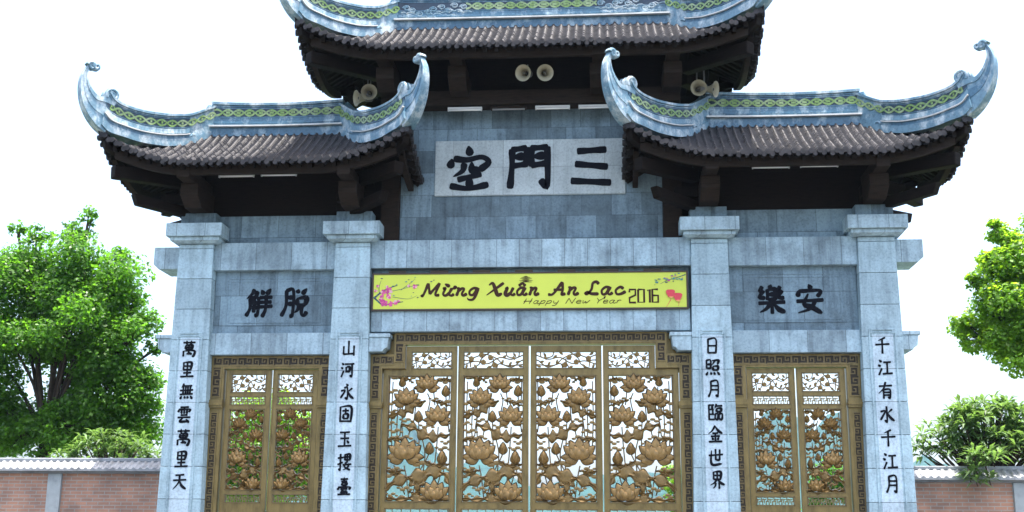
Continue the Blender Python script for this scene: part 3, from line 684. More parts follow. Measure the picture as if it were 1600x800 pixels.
def lotus_panel(par, P):
    for u, v, r in ((.61, .16, .205), (.29, .40, .22), (.79, .70, .225), (.29, 1.30, .29)): flower(P, u, v, r, par)
    flower(P, .76, 1.97, .26, par, True)
    for u, v, r in ((.22, .12, .085), (.91, .27, .10), (.49, .70, .10), (.67, 1.23, .105), (.87, 1.38, .115)): bud(P, u, v, r, par)
    lobed_leaf(P, [(-.01, .70), (.2, .63), (.38, .53), (.60, .43)], .115, par, 1)
    lobed_leaf(P, [(.22, .83), (.42, .88), (.62, 1.0), (.80, 1.02), (.98, .99)], .13, par, 2)
    lobed_leaf(P, [(-.01, 1.90), (.14, 1.78), (.34, 1.70), (.55, 1.66), (.75, 1.60), (.92, 1.66), (1.0, 1.80)], .165, par, 3)
    lobed_leaf(P, [(.34, 1.68), (.44, 1.80), (.54, 1.80), (.62, 1.66)], .12, par, 4)
    lobed_leaf(P, [(.0, 2.04), (.2, 2.06), (.45, 2.03), (.7, 2.09), (1.0, 2.05)], .10, par, 5, 'water_wave')
    for n_, (pts, w) in enumerate((([(.0, 1.10), (.14, 1.06), (.26, 1.10)], .07), ([(.70, .42), (.84, .46), (1., .52)], .06), ([(.60, 1.42), (.78, 1.50), (1., 1.47)], .065), ([(.40, .13), (.30, .06), (.1, .05)], .05), ([(.78, .10), (.9, .06), (1., .09)], .055), ([(0., 1.58), (.14, 1.62), (.30, 1.57)], .06), ([(.34, 1.92), (.46, 1.96), (.6, 1.93)], .06))):
        lobed_leaf(P, pts, w, par, 20+n_)
    mb = MB()
    for n_, st in enumerate(([(.24, .2), (.23, .8), (.25, 1.1)], [(.62, .3), (.66, .42), (.63, .6)], [(.28, .56), (.22, .8), (.2, 1.02)], [(.80, .86), (.78, 1.2), (.74, 1.7), (.74, 1.9)], [(.49, .78), (.5, 1.0), (.52, 1.62)],
            [(.28, 1.5), (.32, 1.7), (.36, 2.02)], [(.66, 1.32), (.6, 1.45), (.52, 1.6)], [(.87, 1.47), (.9, 1.62)], [(.91, .35), (.93, .6), (.97, .95)], [(.07, .1), (.06, .7), (.08, 1.25)], [(.12, 1.5), (.2, 1.68), (.3, 1.98)],
            [(.97, .05), (.96, .5)], [(.36, .9), (.33, 1.05)], [(.45, 1.85), (.42, 2.03)], [(.58, 1.82), (.52, 2.03)], [(.86, 1.62), (.8, 1.85)], [(.02, .0), (.015, 2.05)], [(.985, .9), (.985, 2.05)], [(.40, .2), (.44, .45), (.40, .9)], [(.55, 1.05), (.60, 1.3), (.58, 1.6)], [(.16, .5), (.15, .9), (.18, 1.2)], [(.70, .1), (.74, .5)])):
        C = catmull(st, 5); mb.tube([(*P(a, b),) and (P(a, b)[0], P.y+.008, P(a, b)[1]) for a, b in C], (.0115 if P.k > .8 else .008), 5)
    mb.build('lotus_stem', M_stem, par, True)
    for n_, (u, v, w) in enumerate(((.08, .26, .1), (.08, .46, .1), (.09, .60, .08), (.30, .75, .09), (.13, .93, .1), (.27, 1.04, .11), (.06, 1.05, .07), (.90, .45, .12), (.88, 1.22, .1), (.78, .08, .13), (.93, .10, .1), (.52, 1.47, .14), (.08, 1.66, .12), (.12, .02, .11), (.42, .02, .1),
            (.74, .40, .08), (.95, .82, .06), (.10, 1.98, .08), (.93, 1.90, .09), (.86, 1.55, .12), (.14, 1.56, .1), (.55, .02, .1), (.45, .42, .09), (.62, .85, .1), (.40, 1.12, .09), (.05, .8, .09), (.95, 1.12, .09), (.62, 1.88, .09), (.3, 1.88, .1))):
        mb = MB(); w *= 1.3
        for q in range(4):
            a, b = P(u+w*(q-1.5)*.5, v+(.018 if q % 2 else -.012)); rr = w*P.k*(.34 if q in (1, 2) else .24)
            ring = [(a+rr*math.cos(t)*1.15, b+rr*.62*math.sin(t)) for t in np.linspace(0, 6.283, 11)[:-1]]
            y = P.y-.002*q
            mb.add([(x, y-.004, z) for x, z in ring]+[(a, y-.020, b)]+[(x, y+.013, z) for x, z in ring],
                   [[i, (i+1) % 10, 10] for i in range(10)]+[[i, 11+i, 11+(i+1) % 10, (i+1) % 10] for i in range(10)]+[[11+i for i in range(9, -1, -1)]])
        mb.build('cloud_scroll', M_leafb, par, True, auto=50)
def blossom_panel(par, x0, x1, z0, z1, mir, y):
    mb = MB(); W_, H_ = x1-x0, z1-z0; r_ = random.Random(5)
    def pt(u, v): return (x0+W_*((1-u) if mir else u), y, z1-H_*v)
    for st in ([(0, .75), (.2, .55), (.4, .7), (.6, .35), (.8, .45), (1, .2)], [(0, .2), (.15, .35), (.35, .15), (.55, .4), (.7, .8), (1, .75)], [(.1, 1), (.25, .75), (.3, .4), (.45, 0)], [(.55, 1), (.6, .7), (.8, .9), (.95, .55), (1, .5)], [(.7, 0), (.74, .3), (.9, .35), (.93, 0)], [(.45, .95), (.5, .6), (.5, .4)], [(0, .5), (.1, .55), (.12, .9)]):
        C = catmull([pt(a, b)[::2] for a, b in st], 5); mb.tube([(a, y+.004*random.random(), b) for a, b in C], .012 if W_ > .9 else .0095, 5, 1)
    fl = [(.13, .42), (.33, .62), (.3, .2), (.52, .78), (.45, .35)]
    for (u, v) in fl:
        c = pt(u, v)
        for k in range(5):
            a = 1.2566*k+.3; rr = .052 if W_ > .9 else .042
            petal(mb, (c[0], c[2]), (c[0]+rr*math.cos(a), c[2]+rr*math.sin(a)), rr*1.05, y-.012, .014, 0)
        mb.tube([(c[0], y-.04, c[2]), (c[0], y-.01, c[2])], .014, 7, 2)
    for (u, v, a) in [(.68, .3, .6), (.85, .2, 2.2), (.9, .6, 3.5), (.78, .7, 1), (.65, .6, 4.4), (.2, .85, 5.4), (.08, .15, .4), (.95, .85, 2.8), (.42, .9, .5), (.58, .12, 2.6), (.05, .85, 1.2), (.84, .38, 5.2)]:
        c = pt(u, v); L = .085 if W_ > .9 else .07
        petal(mb, (c[0]-L/2*math.cos(a), c[2]-L/2*math.sin(a)), (c[0]+L/2*math.cos(a), c[2]+L/2*math.sin(a)), L*.5, y-.004, .012, 1)
    mb.build('blossom_panel', [M_lot, M_leafb, M_bz], par, True, auto=60)
def fret(par, x0, x1, z0, z1, y):
    mb = MB(); h = z1-z0; w = .013; n = max(3, round((x1-x0)/(h*.80))); st = (x1-x0)/n; q = 0
    for k in range(n):
        xa = x0+k*st
        for (a, b, c, d) in ((0, 0, 0, .75), (0, .72, .55, .72), (.28, .28, .28, .72), (.55, 0, .55, .45), (.55, .42, 1.0, .42), (.80, .42, .80, 1), (.25, 1, .8, 1)):
            q += 1
            mb.box(xa+min(a, c)*st-w/2, xa+max(a, c)*st+w/2, y-.0006*(q % 4), y+.03+.0006*(q % 4), z0+min(b, d)*h-w/2, z0+max(b, d)*h+w/2)
    mb.build('fretwork_panel', M_bz, par)
def door_leaf(xa, xb, ztop, openings, mir, step=None):
    """xa..xb across; openings: list of (z0, z1, kind); step=(side, x, z) cuts the upper outer corner"""
    LY = .30; TH = .06; st = .088; mb = MB()
    x0, x1 = xa+st, xb-st
    ztop_l = ztop_r = ztop
    zs = [.04]
    def rail(z0, z1, a=xa, b=xb): mb.box(a, b, LY, LY+TH, z0, z1)
    ops = sorted(openings); prev = .04
    for z0, z1, kind, *rx in ops:
        ua, ub = (rx[0] if rx else (x0, x1))
        la, lb = (xa, xb)
        if step and z0 > step[2]-.15:
            la, lb = (step[1], xb) if step[0] < 0 else (xa, step[1])
        rail(prev, z0, *((xa, xb) if not (step and prev > step[2]) else (la, lb)))
        mb.box(la, ua, LY, LY+TH, z0+.0005, z1-.0005); mb.box(ub, lb, LY, LY+TH, z0+.0005, z1-.0005)
        for (p_, q_, r_, s_) in ((ua-.004, ua+.014, z0, z1), (ub-.014, ub+.004, z0, z1), (ua, ub, z0-.004, z0+.014), (ua, ub, z1-.014, z1+.004)):
            mb.box(p_, q_, LY-.012, LY+TH+.012 if q_-p_ > .1 else LY+TH+.010, r_, s_, 1)
        prev = z1
    if step:
        a, b = (step[1], xb) if step[0] < 0 else (xa, step[1])
        rail(prev, ztop, a, b)
    else: rail(prev, ztop)
    # long edge beads
    for x in (xa+.012, xb-.012): mb.box(x-.008, x+.008, LY-.014, LY+.01, .05, (step[2] if step and ((x < (xa+xb)/2) == (step[0] < 0)) else ztop)-.01, 0)
    leaf = mb.build('door_leaf', [M_bz, M_bzk], gate, bevel=0)
    for z0, z1, kind, *rx in ops:
        ua, ub = (rx[0] if rx else (x0, x1))
        if kind == 'lotus':
            k = (z1-z0)/2.1; lotus_panel(leaf, Panel(ua, z1, k, mir, LY+.02, ub-ua))
        elif kind == 'blossom': blossom_panel(leaf, ua, ub, z0, z1, mir, LY+.02)
        elif kind == 'fret': fret(leaf, ua, ub, z0+.012, z1-.012, LY+.015)
        elif kind == 'solid': part('solid_panel', M_bzk, [(ua, ub, LY+.02, LY+.05, z0, z1)], leaf, 0)
    return leaf
lot = [(.25, 1.70, 'solid'), (1.84, 2.055, 'fret'), (2.16, 4.25, 'lotus')]
door_leaf(.015, 1.205, 4.745, lot+[(4.36, 4.655, 'blossom')], True)
door_leaf(-1.205, -.015, 4.745, lot+[(4.36, 4.655, 'blossom')], False)
door_leaf(1.225, 2.475, 4.745, lot+[(4.36, 4.655, 'blossom', (1.313, 2.0))], True, (1, 2.092, 4.345))
door_leaf(-2.475, -1.225, 4.745, lot+[(4.36, 4.655, 'blossom', (-2.0, -1.313))], False, (-1, -2.092, 4.345))
sl = [(.25, 1.95, 'solid'), (2.13, 2.275, 'fret'), (2.335, 3.69, 'lotus'), (3.755, 3.905, 'fret'), (3.965, 4.285, 'blossom')]
for s_ in (-1, 1):
    c = s_*4.385
    door_leaf(c-.80, c-.012, 4.355, sl, False); door_leaf(c+.012, c+.80, 4.355, sl, True)

# ================================================================ BANNER
ban = empty('banner', (0, .1, 5.34))
tag(ban, 'yellow New Year banner with brown lettering between the two inner columns', 'banner')
ban.location = (0, 0, 0)
px = lambda x, y: (-2.66+(x-583)*.01077, 5.945-(y-429)*.01185)
YB = .055
part('printed_sheet', M_yel, [(-2.645, 2.625, YB, YB+.03, 5.345, 5.94)], ban, 0)
part('banner_frame', M_edge, [(-2.675, 2.655, YB-.012, YB+.05, 5.315, 5.345), (-2.675, 2.655, YB-.012, YB+.05, 5.94, 5.965), (-2.675, -2.645, YB-.0125, YB+.05, 5.346, 5.939), (2.625, 2.655, YB-.0125, YB+.05, 5.346, 5.939)], ban, .003)
for i in range(7): part('hanging_batten', M_bzd, [(-2.4+i*.72, -2.1+i*.72, YB+.02, YB+.05, 5.966, 6.01)], ban, 0)
A_ = '44 50 24 44 8 68 14 96 30 92 42 56|46 44 38 84 48 98 60 86'; U_ = '6 48 16 44 10 84 22 98 40 78|46 44 38 86 50 98 60 88'; N_ = '6 48 14 46 8 98|10 66 28 46 38 52 32 84 40 98 54 86'
GL = {'M': ('2 92 8 100 16 60 24 8|24 8 40 84|40 84 76 6|76 6 66 88 84 94', 92), 'U': (U_+'|48 46 60 40 60 26|12 12 34 30', 66), 'u': (U_, 62), 'n': (N_, 58),
 'g': ('44 50 24 44 8 66 12 92 28 92 42 56|46 44 34 120 12 130 2 116', 56), 'X': ('6 22 22 8 40 50 58 96 78 86|78 8 42 50 2 96', 86), 'B': (A_+'|12 28 28 12 44 30', 66), 'A': ('0 96 22 90 54 6|54 6 62 60 60 96 76 90|22 62 60 60', 82),
 'L': ('60 20 48 4 32 16 30 60 14 94 4 90 14 80 34 92 66 94', 72), 'D': (A_+'|24 118 28 121', 66), 'c': ('42 56 26 44 8 68 16 96 36 94 54 78', 54)}
def word(mb, txt, x0p, x1p, yb, hpx, w, shear=.16, G=GL, brush=True, mi=0, y=YB-.004):
    tot = sum(G[c][1] for c in txt); (xa, zb), (xb, _) = px(x0p, yb), px(x1p, yb); sc = (xb-xa)/tot; h = hpx*.01185; x = xa
    for c in txt:
        if mb is None: m2 = MB()
        strokes(mb or m2, G[c][0], x, zb+h, sc*100, h, w, y, .004, mi, shear*h/(sc*100) if sc else 0, brush); x += G[c][1]*sc
        if mb is None: m2.build('printed_letter', M_txt, ban)
for t, a, b in (('MUng', 660, 752), ('XuBn', 763, 846), ('An', 860, 908), ('LDc', 916, 979)): word(None, t, a, b, 461, 19.5, .0245)
G2 = {'H': ('20 10 8 98|70 6 56 98|4 56 72 50', 84), 'a': (A_, 60), 'p': ('12 46 0 132|10 62 30 44 44 56 34 90 8 92', 54), 'y': ('8 46 14 88 38 84|50 46 34 120 6 132', 56), ' ': ('', 50), 'N': ('4 98 20 8|20 8 54 96|54 96 72 4', 80), 'e': ('8 74 42 64 34 44 14 52 8 78 20 98 46 88', 52), 'w': ('6 46 10 94 30 60|30 60 34 94 60 44', 68), 'Y': ('8 8 30 52|68 4 30 52|30 52 22 98', 60), 'r': ('12 46 8 98|10 66 24 46 40 50', 46)}
for t, a, b in (('Happy', 820, 876), ('New', 886, 925), ('Year', 932, 973)): word(None, t, a, b, 473.5, 8.5, .0052, .3, G2, False)
GD = {'2': ('0 24 0 4 56 4 56 44 0 64 0 98 60 98', 78), '0': ('4 4 60 4 60 96 4 96 4 4', 84), '1': ('8 14 30 4 30 99', 50), '6': ('58 4 4 4 4 96 58 96 58 48 4 48', 70)}
(xa, zb), (xb, _) = px(986, 473), px(1032, 473); sc = (xb-xa)/(78+84+50+70); x = xa
for c in '2016':
    mb = MB(); strokes(mb, GD[c][0], x, zb+.235, sc*100, .235, .0175, YB-.004, .004, 0, 0, False, True); x += GD[c][1]*sc
    mb.build('printed_numeral', M_txt, ban)
mb = MB(); (ex, ez) = px(825, 438)
for k, (w, z) in enumerate(((.035, .05), (.075, .035), (.10, .017), (.06, .0), (.115, -.018), (.05, -.032), (.10, -.046))):
    ribbon(mb, [np.array((ex-w, ez+z)), np.array((ex, ez+z+.004)), np.array((ex+w, ez+z))], [.002, .006, .002], YB-.004-.0005*k, .004)
mb.build('emblem', M_txt, ban)
def blob(mb, x, z, r, mi, n=8, y=YB-.003, sq=1., a0=0.):
    mb.add([(x+r*math.cos(t+a0)*(1+.25*math.sin(3*t)), y, z+r*sq*math.sin(t+a0)*(1+.25*math.cos(2*t))) for t in np.linspace(0, 6.283, n+1)[:-1]], [list(range(n))], mi)
mb = MB(); rr = random.Random(3)
def br(pts, w, mi=2):
    C = catmull([px(*q) for q in pts], 5); ribbon(mb, C, np.linspace(w, w*.35, len(C)), YB-.0022-.0002*rr.randrange(5), .002, mi)
br([(585, 464), (594, 457), (600, 453), (612, 448), (622, 445)], .017); br([(585, 462), (592, 468), (600, 473), (618, 471), (632, 469)], .015); br([(594, 458), (593, 448), (596, 438)], .006)
br([(604, 455), (622, 452), (640, 448), (654, 444)], .005); br([(615, 462), (640, 465), (654, 460)], .004); br([(628, 452), (640, 444), (650, 436)], .005)
k = 0
for (x, y, r, n_) in ((602, 471, .062, 3), (612, 472, .045, 2), (597, 466, .04, 2), (609, 453, .06, 3), (600, 455, .045, 2), (609, 461, .045, 3), (598, 461, .035, 2), (620, 470, .04, 2), (588, 453, .03, 1), (591, 446, .025, 1), (650, 447, .04, 2), (640, 446, .025, 1), (606, 447, .025, 1), (625, 468, .025, 1)):
    x, z = px(x, y)
    for q in range(5):
        a = q*1.257+rr.random(); k += 1
        blob(mb, x+r*.55*math.cos(a), z+r*.55*math.sin(a), r*.52, rr.choice((0, 0, 3, 4)), 7, YB-.003-.00008*k, 1, a)
for (x, y) in ((615, 446), (621, 444), (640, 437), (645, 440), (650, 434), (636, 440), (617, 460), (645, 461), (597, 435), (648, 456), (655, 463), (590, 460), (592, 468), (586, 463), (625, 470), (680, 438), (676, 440), (655, 445)):
    x, z = px(x, y); k += 1; blob(mb, x, z, rr.uniform(.012, .024), rr.choice((1, 1, 2)), 6, YB-.003-.00008*k, .45, rr.random())
br([(1073, 433), (1060, 437), (1045, 441), (1034, 446)], .008)
for i in range(34):
    t = rr.random(); x, z = px(1024+46*t+rr.uniform(-3, 3), 445-9*t+rr.uniform(-6, 4)); k += 1; blob(mb, x, z, rr.uniform(.010, .026), rr.choice((1, 1, 2, 1, 4)), 6, YB-.003-.00008*k, .5, rr.random()*3)
for (x, y, r) in ((1049, 460, .085), (1060, 465, .085)):
    cx_, cz = px(x, y); k += 3
    blob(mb, cx_, cz, r*.8, 5, 14, YB-.008-.0001*k, 1.25); blob(mb, cx_+.01, cz-r*.78, r*.42, 6, 8, YB-.010-.0001*k, .5)
br([(1050, 468), (1046, 474), (1042, 480)], .006, 5); br([(1062, 472), (1061, 478)], .006, 5)
mb.build('printed_blossom', [M_pink, M_leafp, M_tw, M_pale, simple('magenta print', (.5, .05, .22), .5), M_red, simple('orange print', (.8, .35, .12), .5)], ban)

# ================================================================ LOUDSPEAKERS AND TUBE LAMPS
def speaker(loc, aim, label, hang):
    o = empty('horn_loudspeaker', loc); tag(o, label, 'loudspeaker', 'horn loudspeakers under the upper eaves')
    q = Vector(aim).normalized().to_track_quat('Z', 'Y').to_matrix()
    def lathe(mb, prof, mi=0, n=28):
        vs = [q @ Vector((r*math.cos(2*math.pi*j/n), r*math.sin(2*math.pi*j/n), z)) for r, z in prof for j in range(n)]
        mb.add(vs, [[i*n+j, i*n+(j+1) % n, (i+1)*n+(j+1) % n, (i+1)*n+j] for i in range(len(prof)-1) for j in range(n)], mi)
    mb = MB(); lathe(mb, [(.03, -.16), (.05, -.15), (.06, -.10), (.09, -.04), (.128, 0), (.142, .008), (.142, .014), (.132, .012), (.092, -.03), (.06, -.09), (.045, -.13)]); mb.build('horn_bell', M_horn, o, True, auto=50)
    mb = MB(); lathe(mb, [(.0, -.02), (.022, -.025), (.034, -.05), (.040, -.12), (.02, -.128), (0, -.128)]); mb.build('inner_horn', M_hdark, o, True, auto=50)
    mb = MB(); lathe(mb, [(0, -.30), (.045, -.295), (.062, -.28), (.062, -.17), (.05, -.155), (.02, -.152)]); mb.build('driver', simple('grey driver', (.16, .16, .15), .5), o, True, auto=40)
    mb = MB(); p0 = q @ Vector((0, 0, -.2)); mb.tube([p0+Vector((0, 0, .05)), p0+Vector((0, 0, hang))], .014, 6); mb.box(p0.x-.05, p0.x+.05, p0.y-.02, p0.y+.02, p0.z+.05, p0.z+.075); mb.build('mounting_bracket', M_gal, o)
speaker((-.07, -.62, 9.275), (-.35, -1, -.32), 'left one of the two loudspeakers at the middle of the upper eave', .16)
speaker((.30, -.62, 9.27), (.18, -1, -.32), 'right one of the two loudspeakers at the middle of the upper eave', .16)
speaker((-3.045, -.02, 9.11), (-1, -.62, -.2), 'loudspeaker turned sideways to the left, above the left roof ridge', .42)
speaker((-2.83, -.02, 9.22), (.1, -1, -.15), 'loudspeaker facing forward above the left roof ridge', .32)
speaker((2.92, -.02, 9.17), (.05, -1, -.15), 'loudspeaker facing forward above the right roof ridge', .36)
speaker((3.20, -.02, 9.14), (1, -.5, -.2), 'loudspeaker turned sideways to the right, above the right roof ridge', .40)
def lamp(x0, x1, y, z, label, dim=False, hang=.1):
    o = empty('tube_lamp', ((x0+x1)/2, y, z)); tag(o, label, 'tube lamp', 'fluorescent tube lamps under the eaves'); h = (x1-x0)/2
    mb = MB(); mb.tube([(-h+.02, 0, 0), (h-.02, 0, 0)], .016, 10); mb.build('tube', M_tube if not dim else simple('grey tube', (.25, .25, .24), .5), o, True)
    mb = MB(); mb.box(-h, h, -.02, .035, .017, .05); mb.box(-h, -h+.02, -.02, .02, -.02, .0165); mb.box(h-.02, h, -.02, .02, -.02, .0165); mb.build('lamp_batten', simple('batten white', (.6, .6, .58), .5) if not dim else M_wood2, o)
    mb = MB(); mb.box(-h*.7, -h*.7+.02, -.005, .02, .05, hang); mb.build('hanger', M_wood2, o); mb = MB(); mb.box(h*.7-.02, h*.7, -.005, .02, .05, hang); mb.build('hanger', M_wood2, o)
lamp(-5.24, -4.63, -.6, 7.53, 'white tube lamp under the left roof, left one of two', hang=.32)
lamp(-4.51, -3.90, -.6, 7.54, 'white tube lamp under the left roof, right one of two', hang=.32)
lamp(3.70, 4.31, -.6, 7.54, 'white tube lamp under the right roof, left one of two', hang=.32)
lamp(4.48, 5.09, -.6, 7.55, 'white tube lamp under the right roof, right one of two', hang=.32)
lamp(-1.43, -.83, .0, 8.855, 'white tube lamp above the name plaque, leftmost of its row', hang=.08)
lamp(-.67, -.06, .0, 8.855, 'unlit dark tube lamp above the name plaque, second of its row', True, hang=.08)
lamp(.10, .70, .0, 8.855, 'white tube lamp above the name plaque, third of its row', hang=.08)
lamp(.85, 1.42, .0, 8.855, 'white tube lamp above the name plaque, rightmost of its row', hang=.08)

# ================================================================ SIDE WALLS
def brickmat():
    m, n, l, p = mat('red brick'); tc = N(n, 'ShaderNodeTexCoord'); sx = N(n, 'ShaderNodeSeparateXYZ'); l.new(tc.outputs['Object'], sx.inputs[0])
    cb = N(n, 'ShaderNodeCombineXYZ'); ad = N(n, 'ShaderNodeMath', operation='ADD'); ad.inputs[1].default_value = 40.; l.new(sx.outputs[0], ad.inputs[0]); l.new(ad.outputs[0], cb.inputs[0]); l.new(sx.outputs[2], cb.inputs[1])
    b = N(n, 'ShaderNodeTexBrick'); 
    for k, v in (('Scale', 1), ('Mortar Size', .007), ('Brick Width', .21), ('Row Height', .062), ('Bias', 0)): b.inputs[k].default_value = v
    b.inputs['Color1'].default_value = (.46, .235, .15, 1); b.inputs['Color2'].default_value = (.34, .19, .13, 1); b.inputs['Mortar'].default_value = (.36, .33, .29, 1)
    l.new(cb.outputs[0], b.inputs[0]); t = N(n, 'ShaderNodeTexNoise', _Scale=2.5, _Detail=7.); l.new(tc.outputs['Object'], t.inputs['Vector'])
    r_ = ramp(n, [(.3, (.65, .7, .75)), (.55, (1, 1, 1)), (.75, (1.2, 1.15, 1.1))], t.outputs[0], l)
    l.new(mix(n, l, 1., b.outputs[0], r_.outputs[0], 'MULTIPLY'), p.inputs['Base Color']); p.inputs['Roughness'].default_value = .85
    bp = N(n, 'ShaderNodeBump', _Strength=.6, _Distance=.008); bp.invert = True; l.new(b.outputs['Fac'], bp.inputs['Height']); l.new(bp.outputs[0], p.inputs['Normal'])
    return m
M_brick = brickmat(); M_ctile = simple('grey coping tile', (.26, .27, .28), .6, 0, .5, 4.); M_cstone = simple('coping stone', (.24, .26, .28), .7, 0, .4, 3.)
def side_wall(s_, ztop, posts, label):
    w = empty('brick_wall', (0, 0, 0)); tag(w, label, 'wall'); x0, x1 = sym(s_*6.1, s_*17)
    part('brick_face', M_brick, [(x0, x1, 1.5, 1.78, 0, ztop-.24)], w, 0)
    part('coping_band', M_cstone, [(x0, x1, 1.45, 1.83, ztop-.24, ztop-.175)], w, .006)
    mb = MB(); nu = int((x1-x0)/.125)*6; X = np.linspace(x0, x1, nu+1); vs = []
    prof = [(1.34, ztop-.20), (1.34, ztop-.165), (1.58, ztop-.03), (1.64, ztop-.02), (1.70, ztop-.03), (1.94, ztop-.165), (1.94, ztop-.20)]
    for i, x in enumerate(X):
        ph = i % 6; a = .032*max(0, math.cos(ph/6*2*math.pi))**.6 if ph in (0, 1, 5) else 0
        vs += [(x, y, z+(a if 0 < k < 6 else 0)) for k, (y, z) in enumerate(prof)]
    k = len(prof); mb.add(vs, [(i*k+j, (i+1)*k+j, (i+1)*k+j+1, i*k+j+1) for i in range(nu) for j in range(k-1)]+[(i*k+k-1, (i+1)*k+k-1, (i+1)*k, i*k) for i in range(nu)])
    mb.build('coping_tiles' if 0 else 'coping_roof', M_ctile, w)
    mb = MB(); mb.box(x0, x1, 1.575, 1.705, ztop-.03, ztop+.045); mb.build('coping_ridge', M_cstone, w, bevel=.02)
    for x in posts: part('pilaster', M_conc, [(x-.125, x+.125, 1.44, 1.82, 0, ztop-.241)], w, .01)
side_wall(-1, 2.90, (-8.58, -12.2), 'left brick wall with grey tiled coping and one concrete pilaster in view')
side_wall(1, 2.80, (8.22, 12.0), 'right brick wall with grey tiled coping, below the overhanging long leaved shrub')

# ================================================================ TREES
def leafmat(name, col, tr, fac=.5):
    m, n, l, p = mat(name); out = [q for q in n if q.type == 'OUTPUT_MATERIAL'][0]
    at = N(n, 'ShaderNodeObjectInfo'); tc = N(n, 'ShaderNodeTexCoord'); gm = N(n, 'ShaderNodeNewGeometry')
    r1 = ramp(n, [(0, [c*.6 for c in col]), (.5, col), (1, [min(1, c*1.5) for c in col])], gm.outputs['Random Per Island'], l)
    l.new(r1.outputs[0], p.inputs['Base Color']); p.inputs['Roughness'].default_value = .42; p.inputs['Specular IOR Level'].default_value = .45
    t = N(n, 'ShaderNodeBsdfTranslucent'); r2_ = ramp(n, [(0, [c*.65 for c in tr]), (1, [min(1, c*1.3) for c in tr])], gm.outputs['Random Per Island'], l); l.new(r2_.outputs[0], t.inputs[0])
    ms = N(n, 'ShaderNodeMixShader'); ms.inputs[0].default_value = fac; l.new(p.outputs[0], ms.inputs[1]); l.new(t.outputs[0], ms.inputs[2]); l.new(ms.outputs[0], out.inputs[0])
    return m
M_lf1 = leafmat('broad leaf green', (.065, .165, .016), (.15, .38, .02), .55)
M_lf2 = leafmat('bright leaf green', (.10, .22, .016), (.34, .58, .03), .6)
M_lf3 = leafmat('glossy long leaf', (.10, .175, .06), (.19, .34, .06), .45)
M_bark = simple('dark bark', (.05, .036, .026), .85, 0, .5, 6., .3, .5)
def leaves(name, centers, radii, count, size, asp, m, par, seed, droop=.35):
    r_ = np.random.default_rng(seed); C = np.array(centers); Rr = np.array(radii)
    pick = r_.choice(len(C), count, p=(Rr**2.2)/np.sum(Rr**2.2))
    d = r_.normal(size=(count, 3)); d /= np.linalg.norm(d, axis=1)[:, None]; rad = r_.random(count)**.42
    P = C[pick]+d*(rad*Rr[pick])[:, None]*np.array([1, 1, .78])
    nrm = d*.6+np.array([0, 0, .7])+r_.normal(size=(count, 3))*.45; nrm /= np.linalg.norm(nrm, axis=1)[:, None]
    ax = np.cross(nrm, r_.normal(size=(count, 3))); ax[:, 2] -= droop*.6; ax -= nrm*np.sum(ax*nrm, 1)[:, None]; ax /= np.linalg.norm(ax, axis=1)[:, None]
    sd = np.cross(nrm, ax); L = size*r_.uniform(.6, 1.3, count)[:, None]; w = L*asp
    V = np.stack([P-ax*L*.5, P+sd*w*.5-nrm*L*.05, P+ax*L*.5-nrm*L*.12, P-sd*w*.5-nrm*L*.05], 1).reshape(-1, 3)
    me = bpy.data.meshes.new(name); me.vertices.add(4*count); me.vertices.foreach_set('co', V.ravel())
    me.loops.add(4*count); me.loops.foreach_set('vertex_index', np.arange(4*count)); me.polygons.add(count)
    me.polygons.foreach_set('loop_start', np.arange(count)*4); me.polygons.foreach_set('loop_total', np.full(count, 4)); me.update(); me.validate()
    me.materials.append(m); o = bpy.data.objects.new(name, me); COL.objects.link(o); o.parent = par; return o
def tree(base, lobes, label, count, size, asp, m, seed, trunk_r=.22, fork=.45, cat='tree', name='broadleaf_tree', per=13, crad=(.36, .72), group=None):
    """lobes: list of (x,y,z,r) big crown masses"""
    r_ = random.Random(seed); t = empty(name, base); tag(t, label, cat, group); b = Vector(base)
    cs, rs, mb = [], [], MB(); top = Vector((sum(l_[0] for l_ in lobes)/len(lobes), sum(l_[1] for l_ in lobes)/len(lobes), max(l_[2] for l_ in lobes)))-b
    zmin = min(l_[2]-l_[3] for l_ in lobes)-b.z; fk = Vector((top.x*.25, top.y*.25, max(.3, zmin+(top.z-zmin)*fork*.35)))
    mb.tube([(0, 0, -.1), fk*.5+Vector((.08, 0, 0)), fk], [trunk_r*1.2, trunk_r*.85, trunk_r*.6], 10)
    for li, (x, y, z, rr) in enumerate(lobes):
        c = Vector((x, y, z))-b; md = (fk+c)/2+Vector((r_.uniform(-.2, .2), r_.uniform(-.2, .2), -.15))
        mb.tube(catmull([fk*.9, md, c], 4), np.linspace(trunk_r*.27, .015, 9), 7)
        for k in range(per):
            v = Vector((r_.gauss(0, 1), r_.gauss(0, 1), r_.gauss(0, 1))).normalized()*rr*r_.uniform(.45, 1.0); v.z *= .85
            p_ = c+v; cs.append(tuple(p_)); rs.append(rr*r_.uniform(*crad))
            if rr > .35 or k < 2: mb.tube([c*.7+md*.3, c*.4+p_*.6+Vector((0, 0, -.06)), p_], [.02, .014, .006], 5)
    mb.build('trunk', M_bark, t, True)
    leaves('crown', cs, rs, count, size, asp, m, t, seed)
    return t
